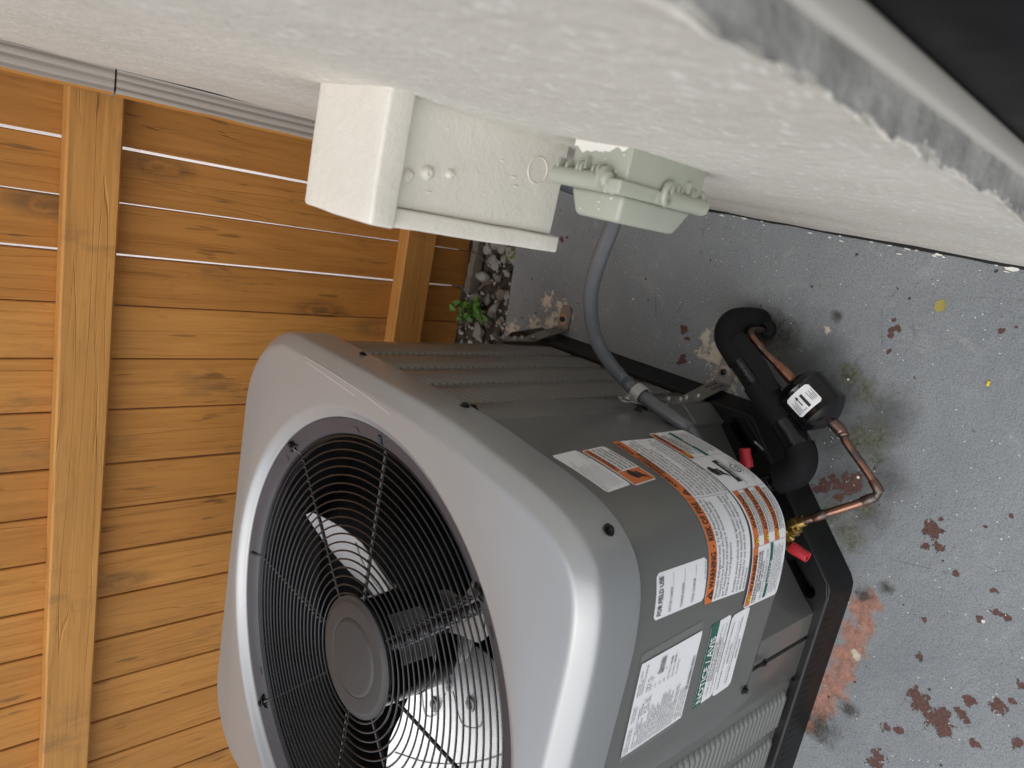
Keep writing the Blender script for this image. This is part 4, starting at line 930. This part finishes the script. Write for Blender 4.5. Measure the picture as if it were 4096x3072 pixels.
# ================================================================== MOUNTING BRACKETS
def bracket(y, lab, zt):
    t = thing('mounting_bracket', lab, 'bracket', (-.222, y, 0), AY, 'brackets holding the unit to the slab')
    P = [(-.2555, zt), (-.2545, .10), (-.2440, .067), (-.2330, .030), (-.2290, .008), (-.2265, .004), (-.190, .0035)]; W = .0165
    m = MB(); rows = []
    for i, (x, z) in enumerate(P):
        wd = W if i < 6 else W * .95
        rows.append([(x, y - wd, z), (x, y + wd, z)])
    a = (P[-1][0], P[-1][1]); 
    for k_ in range(1, 7):
        an = k_ * PI / 14; rows.append([(a[0] + W * math.sin(an), y - W * math.cos(an) * .98, a[1]), (a[0] + W * math.sin(an), y + W * math.cos(an) * .98, a[1])])
    m.grid(rows); m.grid([[(p[0] + .0022, p[1], p[2] + .0022) for p in r][::-1] for r in rows])
    for sd_ in (0, 1): m.grid([[r[sd_], (r[sd_][0] + .0022, r[sd_][1], r[sd_][2] + .0022)] for r in rows])
    obj('strap', m, 'galv', t)
    for k_ in range(6):
        sl_ = MB(); z = .018 + k_ * .009; x = np.interp(z, [p[1] for p in P[::-1]], [p[0] for p in P[::-1]]) + .0032
        for dy in (-.007, .007): sl_.box((x - .0008, y + dy - .0035, z - .0014), (x + .0004, y + dy + .0035, z + .0014))
        if k_ < 4: obj('slot', sl_, 'caulk', t)
    s2 = hexhead(.0045, .005, .0075).mesh('screw', 'steel')
    for k_ in range(4): inst('screw', s2, t, frame((1, 0, .1), (-.2520 + (.004 if k_ == 3 else 0), y + .003 * (-1) ** k_, zt - .014 - .027 * k_)))
    w_ = MB(); w_.lathe([(.0125, .0056), (.0125, .0072), (.0070, .0076)], 24, Matrix.Translation((-.205, y + .002, 0))); obj('washer', w_, 'steel', t); b = MB(); b.lathe([(.0062, .007), (.0062, .0115), (.0045, .0125), (.0001, .0125)], 6, Matrix.Translation((-.205, y + .002, 0))); obj('anchor_bolt', b, 'blackmetal', t)
bracket(.650, 'punched grey steel strap with screws beside the black pipe', .178)
bracket(1.070, 'punched grey steel strap at the rear corner by the stones', .190)

# ================================================================== PIPES
sp_ = thing('suction_pipe', 'black foam covered pipe bending from the slab to the unit', 'pipe', (-.125, .612, 0))
P = smoothpath([(-.120, .612, .0), (-.120, .612, .045), (-.127, .612, .085), (-.147, .600, .108), (-.170, .573, .110), (-.2000, .5330, .108), (-.2350, .4850, .106), (-.2640, .4450, .106), (-.2850, .4240, .108), (-.3080, .4200, .112), (-.3260, .4330, .118), (-.334, .443, .120)], 8)
n = len(P); rr = []
for i in range(n):
    f_ = i / (n - 1); r = .0222 + .0022 * math.sin(f_ * 9) * .3
    rr.append(r)
m = MB(); m.tube(P[:int(n * .40)], [r * 1.05 for r in rr[:int(n * .40)]], 24); m.tube(P[int(n * .47):int(n * .585)], [r * 1.12 for r in rr[int(n * .47):int(n * .585)]], 24); m.tube(P[int(n * .68):], [r * 1.08 for r in rr[int(n * .68):]], 24)
ob = obj('insulation', m, 'foam', sp_)
m = MB(); m.tube(P[int(n * .36):int(n * .72)], [r * .98 for r in rr[int(n * .36):int(n * .72)]], 24); obj('tape_wrap', m, 'tape', sp_)
m = MB(); c_ = P[int(n * .33)]; 
fr_ = []
for i in range(int(n * .30), int(n * .52)):
    t_ = (P[i + 1] - P[i]).normalized(); sd_ = t_.cross(Vector((0, 0, 1))).normalized(); k_ = (i - n * .30) / (n * .22); h_ = .009 * math.sin(k_ * PI)
    fr_.append([P[i] - sd_ * .0275 * .55 + Vector((0, 0, .0225)), P[i] - sd_ * (.0275 + h_) + Vector((0, 0, .008)), P[i] - sd_ * .029])
m.grid(fr_); m.grid([[p + Vector((0, 0, .002)) for p in r] for r in fr_]); obj('foam_flap', m, 'foam', sp_)
m = MB(); m.tube(smoothpath([(-.330, .438, .119), (-.348, .456, .122), (-.372, .480, .128)], 4), .0135, 16)
for k_ in range(5): 
    c_ = Vector((-.334, .442, .1195)).lerp(Vector((-.346, .454, .1215)), k_ / 4); m.lathe([(.0148, -.001), (.0155, 0), (.0148, .001)], 16, frame((-.7, .7, .1), c_))
obj('pipe_stub', m, 'gloss', sp_)
# copper line and drier
dr = thing('filter_drier', 'glossy black filter drier on bare copper pipe above the slab', 'filter drier', (-.20, .43, 0))
A_, B_ = Vector((-.1820, .4765, .100)), Vector((-.2235, .3990, .096)); d_ = (B_ - A_).normalized(); Ln = (B_ - A_).length
m = MB(); R1 = .0415
m.lathe([(.0105, 0), (.014, .001), (.026, .006), (.0345, .012), (.0375, .017), (R1, .020), (R1 * .965, .023), (R1 * .96, Ln - .022), (R1, Ln - .019), (.0370, Ln - .015), (.030, Ln - .009), (.014, Ln - .001), (.0105, Ln)], 48, frame(d_, A_))
can = obj('canister', m, 'gloss', dr, sharp=60)
ex = frame(d_, A_); Mi = ex.inverted(); vd = (Mi.to_3x3() @ (Vector((0, 0, 1.18)) - A_)); va_ = math.atan2(vd.y, vd.x)
def dmap(x, y, off):   # x along axis from A, y round the can
    a = va_ + (y - .001) / R1; r = R1 * .966 + off; return ex @ Vector((r * math.cos(a), r * math.sin(a), x))
sg_ = 1 if (ex @ Vector((math.cos(va_ + .5), math.sin(va_ + .5), 0)) - ex @ Vector((math.cos(va_ - .5), math.sin(va_ - .5), 0))).dot(Vector((-1, -.3, 0))) > 0 else -1
def dm2(x, y, off): return dmap(.0260 + (.034 - y), sg_ * (x - .012), off)   # sticker: x round the can towards the unit
L = Label(.046, .034, dm2, .003, 'part_sticker', can, lab='small white sticker with a flow arrow')
L.rect(.018, .004, .0225, .026, 'ink', .0009, True); L.text(.0255, .004, .002, 'BIFLOW', .02)
L.poly([(.0265, .013), (.0265, .0145), (.0268, .0145), (.0268, .013)], 'ink'); L.rect(.0275, .012, .029, .024, 'ink', .0009, True).poly([(.0255, .023), (.031, .023), (.02825, .029)], 'ink')
for i in range(6): L.line(.033 + i * .0019, .006, .033 + i * .0019, .026 - (i % 3) * .004, .0006, 'inkgrey')
for i in range(5): L.line(.003 + i * .0022, .008, .003 + i * .0022, .024 - (i % 2) * .006, .0007, 'inkgrey')
L.done()
cp1 = smoothpath([(-.1290, .5850, -.002), (-.1285, .5835, .045), (-.1305, .5785, .082), (-.1370, .5640, .099), (-.1530, .5360, .101), (-.1690, .5020, .1005), A_], 8)
m = MB(); rl = [.0060] * len(cp1)
for i in range(len(cp1)):
    k_ = i / (len(cp1) - 1)
    if k_ > .86: rl[i] = .0088
    elif .80 < k_ <= .86: rl[i] = .0076
    elif .60 < k_ < .645: rl[i] = .0074
m.tube(cp1, rl, 16); obj('copper_tube', m, 'copper', dr)
cp2 = smoothpath([B_, B_ + d_ * .02, (-.2440, .3695, .099), (-.2690, .3340, .1), (-.2850, .3135, .1), (-.2905, .3075, .1005), (-.2995, .3055, .101), (-.3070, .3105, .1025), (-.3220, .3250, .105), (-.3550, .3600, .110), (-.3800, .3855, .1145)], 8)
rl = []
for i in range(len(cp2)):
    k_ = i / (len(cp2) - 1); rl.append(.0092 if k_ < .09 else .0080 if k_ < .15 else .0060)
m = MB(); m.tube(cp2, rl, 16)
obj('copper_tube', m, 'copper', dr)
for c_, ax_ in (((-.2880, .3100, .1), (-.6, -.7, 0)), ((-.3090, .3125, .103), (-.7, .7, .05)), ((-.3620, .3672, .1115), (-.7, .73, .1))):
    m = MB(); m.lathe([(.0060, -.011), (.0072, -.009), (.0076, 0), (.0072, .009), (.0060, .011)], 16, frame(ax_, c_)); obj('fitting', m, 'copper', dr)
m = MB(); m.tube([(-.3790, .3845, .1143), (-.3960, .4010, .117)], .0085, 14); m.lathe([(.0105, 0), (.0112, .005), (.0108, .012)], 6, frame((-.7, .7, .1), Vector((-.386, .3915, .1155)))); obj('brass_nut', m, 'brass', dr)
bd = MB()
for i in range(9):
    c_ = (-.252 + random.uniform(-.016, .012), .425 + random.uniform(-.014, .014), .0); bd.lathe([(.0017, 0), (.0021, .0012), (.0012, .0028), (.0001, .0032)], 8, Matrix.Translation(c_))
tag(obj('solder_beads', bd, 'drop'), 'tiny shiny solder beads scattered on the slab', kind='stuff')
# foam scrap at the hole
m = MB(); R_ = []
for i in range(9):
    a = -2.4 + i * .42; R_.append([Vector((-.128 + .018 * math.cos(a), .597 + .022 * math.sin(a), .0)), Vector((-.128 + .023 * math.cos(a), .597 + .027 * math.sin(a), .022)), Vector((-.128 + .015 * math.cos(a), .597 + .02 * math.sin(a), .034 + .006 * math.sin(i * 2)))])
m.grid(R_); obj('foam_skirt', m, 'foam', sp_)

# ================================================================== CONDUIT AND CLAMP
cdt = thing('flexible_conduit', 'grey ribbed flexible conduit sagging from the wall box to the unit', 'conduit', (-.10, .66, .4))
P = smoothpath([(.033, .600, .640), (.0325, .600, .600), (.0287, .600, .5697), (.0250, .600, .5334), (.0155, .602, .4865), (.0005, .607, .4600), (-.0434, .63, .4400), (-.0799, .65, .4210), (-.1188, .67, .3938), (-.1643, .69, .3494), (-.1919, .69, .3257), (-.2185, .685, .2960), (-.2426, .673, .2659), (-.2544, .645, .2610), (-.2637, .60, .2616), (-.2725, .560, .258), (-.2810, .5480, .245), (-.300, .535, .225)], 26)
m = MB(); m.tube(P, [.0100 + (.0009 if i % 2 else 0) for i in range(len(P))], 18); obj('sheath', m, 'conduit', cdt, sharp=80)
m = MB(); m.lathe([(.0125, 0), (.0155, .003), (.0155, .012), (.019, .013), (.019, .024), (.0165, .026), (.0165, .034)], 16, frame((0, 0, 1), (.034, .600, .597))); obj('connector', m, 'clamp', cdt)
cl = thing('conduit_clamp', 'small grey one-screw clamp holding the conduit to the unit', 'clamp', (-.262, .645, .27))
m = MB(); c_ = Vector((-.2560, .636, .2625)); tx = Vector((-.25, -1, 0)).normalized(); up = Vector((0, 0, 1)); on = tx.cross(up).normalized()
if on.x < 0: on = -on
R_ = []
for i in range(17):
    a = math.radians(-62 + 242 * i / 16 - 20); p = c_ + (on * math.cos(a) + up * math.sin(a)) * .0130
    R_.append([p - tx * .0075, p + tx * .0075])
e = c_ + up * .0145 - on * .0085
R_ += [[e + up * .004 - tx * .0075, e + up * .004 + tx * .0075], [e + up * .022 - tx * .0078, e + up * .022 + tx * .0078], [e + up * .027 - tx * .004, e + up * .027 + tx * .004]]
m.grid(R_); m.grid([[p + (p - c_).normalized() * .0028 for p in r][::-1] for r in R_])
for sd_ in (0, 1): m.grid([[r[sd_], r[sd_] + (r[sd_] - c_).normalized() * .0028] for r in R_])
obj('saddle', m, 'clamp', cl)
inst('screw', hexhead(.0050, .0045, .0078).mesh('screw', 'steel'), cl, frame(on, e + up * .014 + on * .0026))

# ================================================================== BOXES ON THE WALL
db = thing('disconnect_box', 'cream painted electrical disconnect box high on the stucco wall', 'electrical box', (.01, .585, .63))
def lumpy(mb, amp=.0009, f=30):
    mb.v = [tuple(Vector(p) + Vector((mnoise.noise(Vector(p) * f), mnoise.noise(Vector(p) * f + Vector((9, 0, 0))), mnoise.noise(Vector(p) * f + Vector((0, 9, 0))))) * amp) for p in mb.v]; return mb
def sub_box(lo, hi, bev, cuts=6):
    bm = bmesh.new(); bmesh.ops.create_cube(bm, size=1)
    for v_ in bm.verts: v_.co = Vector([lo[i] + (v_.co[i] + .5) * (hi[i] - lo[i]) for i in range(3)])
    bmesh.ops.bevel(bm, geom=bm.edges[:], offset=bev, segments=3, affect='EDGES', profile=.5)
    big = [e_ for e_ in bm.edges if e_.calc_length() > .02]; bmesh.ops.subdivide_edges(bm, edges=big, cuts=cuts, use_grid_fill=True)
    return MB().bm(bm)
obj('case', lumpy(sub_box((-.030, .5355, .6395), (.066, .636, .846), .002)), 'cream', db)
obj('top_cap', lumpy(sub_box((-.0475, .5205, .8395), (.066, .643, .8650), .0035)), 'cream', db)
obj('front_cover', lumpy(sub_box((-.0470, .5300, .6300), (-.0302, .640, .8400), .0025)), 'cream', db)
kn = MB(); kn.tube([(.030 + .0128 * math.cos(a), .5352, .677 + .0128 * math.sin(a)) for a in np.linspace(0, 2 * PI, 40, endpoint=False)], .0008, 6, closed=True); obj('knockout', kn, 'cream', db)
for x, z, r in ((-.0017, .8265, .0052), (.004, .807, .0055), (.0075, .783, .0035)):
    b = MB(); b.lathe([(r * 1.3, -.0005), (r * 1.15, .001), (r, .0025), (r * .55, .0042), (.0001, .0036)], 14, frame((0, -1, 0), (x, .5352, z))); obj('rivet', lumpy(b, .0007, 160), 'cream', db)
dp = MB()
for x, z, l in ((.018, .715, .010), (.010, .71, .009), (.03, .73, .006), (.045, .80, .007), (-.012, .812, .012)):
    dp.tube([(x, .5357, z), (x + .0006, .5355, z - l * .5), (x, .5352, z - l)], [.0002, .0003, .0012], 6)
obj('paint_run', dp, 'cream', db)

gb = thing('outlet_box', 'grey-green weatherproof outlet box with hinged cover on the stucco wall', 'outlet box', (.03, .425, .6))
def taper(lo0, hi0, x0, lo1, hi1, x1, bev):
    bm = bmesh.new(); vs = [bm.verts.new(p) for p in [(x0, lo0[0], lo0[1]), (x0, hi0[0], lo0[1]), (x0, hi0[0], hi0[1]), (x0, lo0[0], hi0[1]), (x1, lo1[0], lo1[1]), (x1, hi1[0], lo1[1]), (x1, hi1[0], hi1[1]), (x1, lo1[0], hi1[1])]]
    for f_ in ((0, 1, 2, 3), (7, 6, 5, 4), (0, 4, 5, 1), (1, 5, 6, 2), (2, 6, 7, 3), (3, 7, 4, 0)): bm.faces.new([vs[i] for i in f_])
    bmesh.ops.recalc_face_normals(bm, faces=bm.faces); bmesh.ops.bevel(bm, geom=bm.edges[:], offset=bev, segments=3, affect='EDGES', profile=.5); return MB().bm(bm)
obj('back_box', taper((.3885, .6075), (.4535, .7160), .066, (.3895, .6050), (.4535, .7150), .030, .0016), 'gfci', gb, sharp=50)
obj('cover_rim', taper((.3865, .5935), (.4665, .7240), .0315, (.3875, .5945), (.4655, .7230), .0195, .0022), 'gfci', gb, sharp=50)
obj('lid', taper((.3905, .6090), (.4530, .7115), .0200, (.3935, .6260), (.4440, .7085), -.0030, .0042), 'gfci', gb, sharp=50)
m = MB(); m.tube([(.0270, .4665, .7190), (.0270, .4085, .7190)], .0080, 16); m.lathe([(.0078, 0), (.0100, .0006), (.0100, .0035), (.0070, .0045), (.0058, .0085), (.0045, .0092), (.0001, .0092)], 20, frame((0, -1, 0), (.0300, .4085, .7222))); obj('hinge_barrel', m, 'gfci', gb)
m = MB(); m.tube([(.0270, .3915, .5960), (.0270, .3915, .6530)], .0080, 16); obj('hinge_barrel', m, 'gfci', gb)
m = MB(); m.tube([(.0300 + .0085 * math.cos(a), .3870 - .0045 * math.sin(a) * .5, .6590 + .0075 * math.sin(a)) for a in np.linspace(0, 2 * PI, 24, endpoint=False)], .0032, 8, closed=True); m.box((.021, .3862, .6560), (.030, .3900, .6725), .001); obj('hinge_eye', m, 'gfci', gb)
for k_, (y, r) in enumerate([(.4615, .0062), (.452, .0048), (.438, .0064), (.434, .0064), (.421, .0050), (.4145, .0064)]):
    m = MB(); m.lathe([(r, -.0014), (r, .0014)], 20, frame((0, 1, 0), (.0355, y, .7185))); obj('knuckle', m, 'gfci', gb)
for z, r in ((.645, .0060), (.638, .0048), (.622, .0062), (.618, .0062), (.604, .0058)):
    m = MB(); m.lathe([(r, -.0014), (r, .0014)], 20, frame((0, 0, 1), (.0355, .3922, z))); obj('knuckle', m, 'gfci', gb)
for y in (.431,):
    m = MB(); m.prism([(.0352, y - .0012), (.0352, y + .0012), (.046, y)], .7155, .7225); obj('gusset', m, 'gfci', gb)
for z in (.632,):
    m = MB(); m.box((.0345, .3845, z - .0010), (.044, .3893, z + .0010)); obj('gusset', m, 'gfci', gb)
# wall paint lapped over the box edge
m = MB(); R_ = []
for i in range(26):
    y = .4542 - i * .0026; d_ = .0060 + .0035 * mnoise.noise(Vector((i * .35, 3, 3))) + .003 * math.sin(i * .2); R_.append([Vector((.0665, y, .7164)), Vector((.0590 - d_, y, .7162)), ])
m.grid(R_); obj('paint_lap', m, 'paintchip', gb); m = MB()
R_ = [[Vector((.0665, .3880, .716 - i * .002)), Vector((.0605 - .002 * max(0, 1 - i / 6) + .001 * mnoise.noise(Vector((i * .4, 1, 7))), .3880, .716 - i * .002))] for i in range(12)]; m.grid(R_); obj('paint_lap', m, 'paintchip', gb); m = MB()
R_ = [[Vector((.0665, .3879, .600 + i * .002)), Vector((.0575 + .0012 * i + .001 * mnoise.noise(Vector((i * .4, 1, 7))), .3879, .600 + i * .002))] for i in range(6)]; m.grid(R_)
obj('paint_lap', m, 'paintchip', gb)
sk = MB()
for i in range(26):
    q = random.random(); r = random.uniform(.0004, .0011)
    if q < .35: M_ = frame((0, 0, 1), (random.uniform(.035, .056), random.uniform(.395, .45), .7155))
    elif q < .75: M_ = frame((0, 0, 1), (random.uniform(0, .017), random.uniform(.397, .44), .7105))
    else: M_ = frame((-1, 0, 0), (.0195, random.uniform(.395, .46), .7170))
    sk.lathe([(r, -.0003), (r * .9, .0004), (.0001, .0006)], 8, M_)
sk = obj('paint_speck', sk, 'paintchip', gb); sk['kind'] = 'stuff'

# ================================================================== STONES, WEED, LITTER
def rock(seed, s_):
    bm = bmesh.new(); bmesh.ops.create_icosphere(bm, subdivisions=2, radius=1)
    rng = random.Random(seed); sx, sy, sz = rng.uniform(.7, 1.3), rng.uniform(.6, 1.0), rng.uniform(.45, .75)
    for v_ in bm.verts:
        p = v_.co.copy(); k_ = 1 + .35 * mnoise.noise(p * 1.1 + Vector((seed * 3.1, 0, 0))) + .12 * mnoise.noise(p * 2.6 + Vector((0, seed, 0)))
        v_.co = Vector((p.x * sx, p.y * sy, p.z * sz)) * k_ * s_
    for q in range(9):
        d = Vector((rng.gauss(0, 1), rng.gauss(0, 1), rng.gauss(0, .8))).normalized(); h_ = rng.uniform(.42, .72) * s_
        for v_ in bm.verts:
            e_ = v_.co.dot(d) - h_
            if e_ > 0: v_.co -= d * e_ * .92
    return MB().bm(bm)
rocks = [rock(i, 1.0).mesh('stone', 'stone', sharp=24) for i in range(9)]
spots_ = [(-.135, 1.300, .021), (-.155, 1.335, .016), (-.115, 1.345, .018), (-.105, 1.305, .016), (-.185, 1.315, .017), (-.205, 1.345, .019), (-.17, 1.375, .024), (-.21, 1.40, .030), (-.145, 1.405, .017), (-.24, 1.325, .018), (-.262, 1.365, .016), (-.285, 1.34, .022), (-.305, 1.30, .017), (-.325, 1.345, .019), (-.27, 1.405, .018), (-.31, 1.395, .02), (-.345, 1.305, .018), (-.235, 1.290, .015), (-.125, 1.385, .015), (-.095, 1.39, .016), (-.36, 1.37, .02), (-.20, 1.275, .014), (-.27, 1.28, .015), (-.085, 1.335, .015), (-.07, 1.37, .018), (-.05, 1.31, .017), (-.02, 1.35, .02), (.01, 1.31, .016), (.03, 1.38, .017), (-.39, 1.33, .02), (-.42, 1.38, .018), (-.44, 1.31, .019), (-.335, 1.27, .013), (-.16, 1.29, .012)]
for i, (x, y, s_) in enumerate(spots_):
    o = bpy.data.objects.new('stone', rocks[i % 9]); col.objects.link(o); o.location = (x + random.uniform(-.004, .004), y + random.uniform(-.004, .004), -.030 + s_ * .25); o.rotation_euler = (random.uniform(-.5, .5), random.uniform(-.5, .5), random.random() * 6); s_ *= random.uniform(.75, 1.45); o.scale = (s_ * random.uniform(.8, 1.3), s_, s_)
    tag(o, 'pale or brown rounded stone lying in the bed at the foot of the fence', 'stone', 'stones in the bed at the foot of the fence')
gv = MB()
for i in range(420):
    r_ = rock(i % 7, random.uniform(.003, .008)); x, y = random.uniform(-.7, .055), random.uniform(1.26, 1.47); a = random.random() * 6
    gv.add([(x + p[0] * math.cos(a) - p[1] * math.sin(a), y + p[0] * math.sin(a) + p[1] * math.cos(a), -.031 + p[2]) for p in r_.v], r_.f, 0)
tag(obj('gravel', gv, 'stone'), 'small gravel and crumbs in the bed at the foot of the fence', kind='stuff')
lt = MB()
for i in range(150):
    x, y = random.uniform(-.55, .05), random.uniform(1.265, 1.46); a = random.random() * 6; l = random.uniform(.012, .04); z = -.026 + random.uniform(0, .014)
    lt.tube([(x, y, z), (x + l * .5 * math.cos(a), y + l * .5 * math.sin(a), z + random.uniform(0, .008)), (x + l * math.cos(a + .4), y + l * math.sin(a + .4), z + random.uniform(-.003, .006))], .0006, 4)
tag(obj('dry_grass', lt, 'twig'), 'dry grass and root litter among the stones', kind='stuff')
ll = MB()
for i in range(34):
    x, y = random.uniform(-.42, .04), random.uniform(1.27, 1.45); a = random.random() * 6; l = random.uniform(.010, .022); c_, s__ = math.cos(a), math.sin(a); z = -.018 + random.uniform(-.006, .010); tl = random.uniform(-.5, .5)
    pts = [(0, 0), (.3, .28), (.7, .24), (1, 0), (.7, -.22), (.3, -.26)]
    ll.add([(x + l * (u * c_ - v * s__), y + l * (u * s__ + v * c_), z + l * (tl * v + .2 * math.sin(u * 3))) for u, v in pts], [(0, 1, 2, 3), (0, 3, 4, 5)], 0, False)
tag(obj('leaf_litter', ll, 'driftwood', sharp=0), 'dry brown leaf scraps among the stones by the fence', kind='stuff')
tb = MB(); rows = []
for i in range(16):
    x = -.09 - i * .0115; rows.append([(x, 1.425 + .004 * mnoise.noise(Vector((i * .4, 0, 0))) - i * .0006, -.03), (x, 1.422, -.004 + .006 * mnoise.noise(Vector((i * .3, 1, 0)))), (x, 1.438, .0 + .005 * mnoise.noise(Vector((i * .5, 2, 0)))), (x, 1.446, -.012), (x, 1.446, -.03)])
tb.grid(rows, closed=True); tb.add(rows[0], [(0, 1, 2, 3, 4)]); tb.add(rows[-1], [(4, 3, 2, 1, 0)])
tag(obj('timber_offcut', tb, 'driftwood', base=(-.17, 1.435, -.03)), 'weathered splintered timber offcut lying against the foot of the fence', 'timber')
for i, (a, b, r, lab) in enumerate([((-.155, 1.44, .0), (-.175, 1.345, .004), .0012, 'thin reddish twig leaning across the stones'), ((-.215, 1.335, .0), (-.242, 1.375, .003), .004, 'thick broken brown stick between the stones')]):
    t = MB(); a, b = Vector(a), Vector(b); t.tube(smoothpath([a, a.lerp(b, .4) + Vector((.003, .004, .004)), b], 5), r, 7); tag(obj('twig', t, 'twig', base=a), lab, 'twig')
wd = thing('weed', 'small bright green leafy weed growing between stones and fence', 'weed', (-.300, 1.395, -.03))
st_ = MB(); stems = [[(-.300, 1.395, -.03), (-.298, 1.398, .02), (-.293, 1.405, .065)], [(-.300, 1.395, -.03), (-.315, 1.392, .01), (-.325, 1.385, .035)], [(-.300, 1.395, -.03), (-.285, 1.38, .0), (-.27, 1.36, .015)], [(-.300, 1.395, -.03), (-.30, 1.37, .0), (-.305, 1.34, .01)]]
for s_ in stems: st_.tube(smoothpath(s_, 4), .0011, 6)
obj('stem', st_, 'stem', wd)
def leaf(l, w_):
    mm = MB(); rows = []
    for i in range(7):
        t = i / 6; ww = w_ * math.sin(PI * min(1, t * .96 + .03)) ** .8; z = -.25 * l * t * t; rows.append([(l * t, -ww, z + .25 * ww), (l * t, 0, z), (l * t, ww, z + .25 * ww)])
    mm.grid(rows); return mm
lm = leaf(1.0, .30).mesh('leaf', 'leaf', sharp=0)
for s_ in stems:
    Pm = smoothpath(s_, 6)
    for i in range(3, len(Pm)):
        for k_ in range(2 if i % 2 else 1):
            a = random.random() * 6.28; sz = random.uniform(.016, .027)
            M = Matrix.Translation(Pm[i]) @ Matrix.Rotation(a, 4, 'Z') @ Matrix.Rotation(random.uniform(-.5, .35), 4, 'Y') @ Matrix.Scale(sz, 4); inst('leaf', lm, wd, M)
w2 = thing('weed', 'sprig of tiny leaves rooted at the edge of the slab', 'weed', (-.118, 1.285, -.03))
st_ = MB(); st_.tube(smoothpath([(-.118, 1.285, -.03), (-.115, 1.282, -.005), (-.108, 1.276, .006)], 4), .0012, 6); st_.tube(smoothpath([(-.118, 1.285, -.03), (-.130, 1.283, -.008), (-.142, 1.281, .003)], 4), .0012, 6); obj('stem', st_, 'stem', w2)
for i in range(9):
    M = Matrix.Translation((-.125 + random.uniform(-.018, .016), 1.284 + random.uniform(-.006, .01), random.uniform(-.012, .006))) @ Matrix.Rotation(random.random() * 6.28, 4, 'Z') @ Matrix.Scale(random.uniform(.008, .013), 4); inst('leaf', lm, w2, M)
ys_ = MB(); ys_.box((-.1150, .2465, .0005), (-.1075, .2500, .0024), .0004, M=None); tag(obj('plastic_scrap', ys_, 'yscrap', base=(-.111, .248, 0)), 'tiny yellow plastic strip lying alone on the grey slab', 'scrap')
yp_ = MB(); pts = [(-.0215 + .0105 * math.cos(a) * random.uniform(.7, 1.1), .3426 + .0085 * math.sin(a) * random.uniform(.7, 1.1), .0012) for a in np.linspace(0, 2 * PI, 16, endpoint=False)]
yp_.prism([(p[0], p[1]) for p in pts], .0003, .0012); MT['lichen'] = simple('lichen', (.38, .32, .09), .9, bump=.001, bs=300, var=.3)
tag(obj('lichen_patch', yp_, 'lichen', base=(-.0215, .3426, 0)), 'mustard yellow crusty patch on the grey slab', 'patch')
bpy.data.objects.remove(TXO)
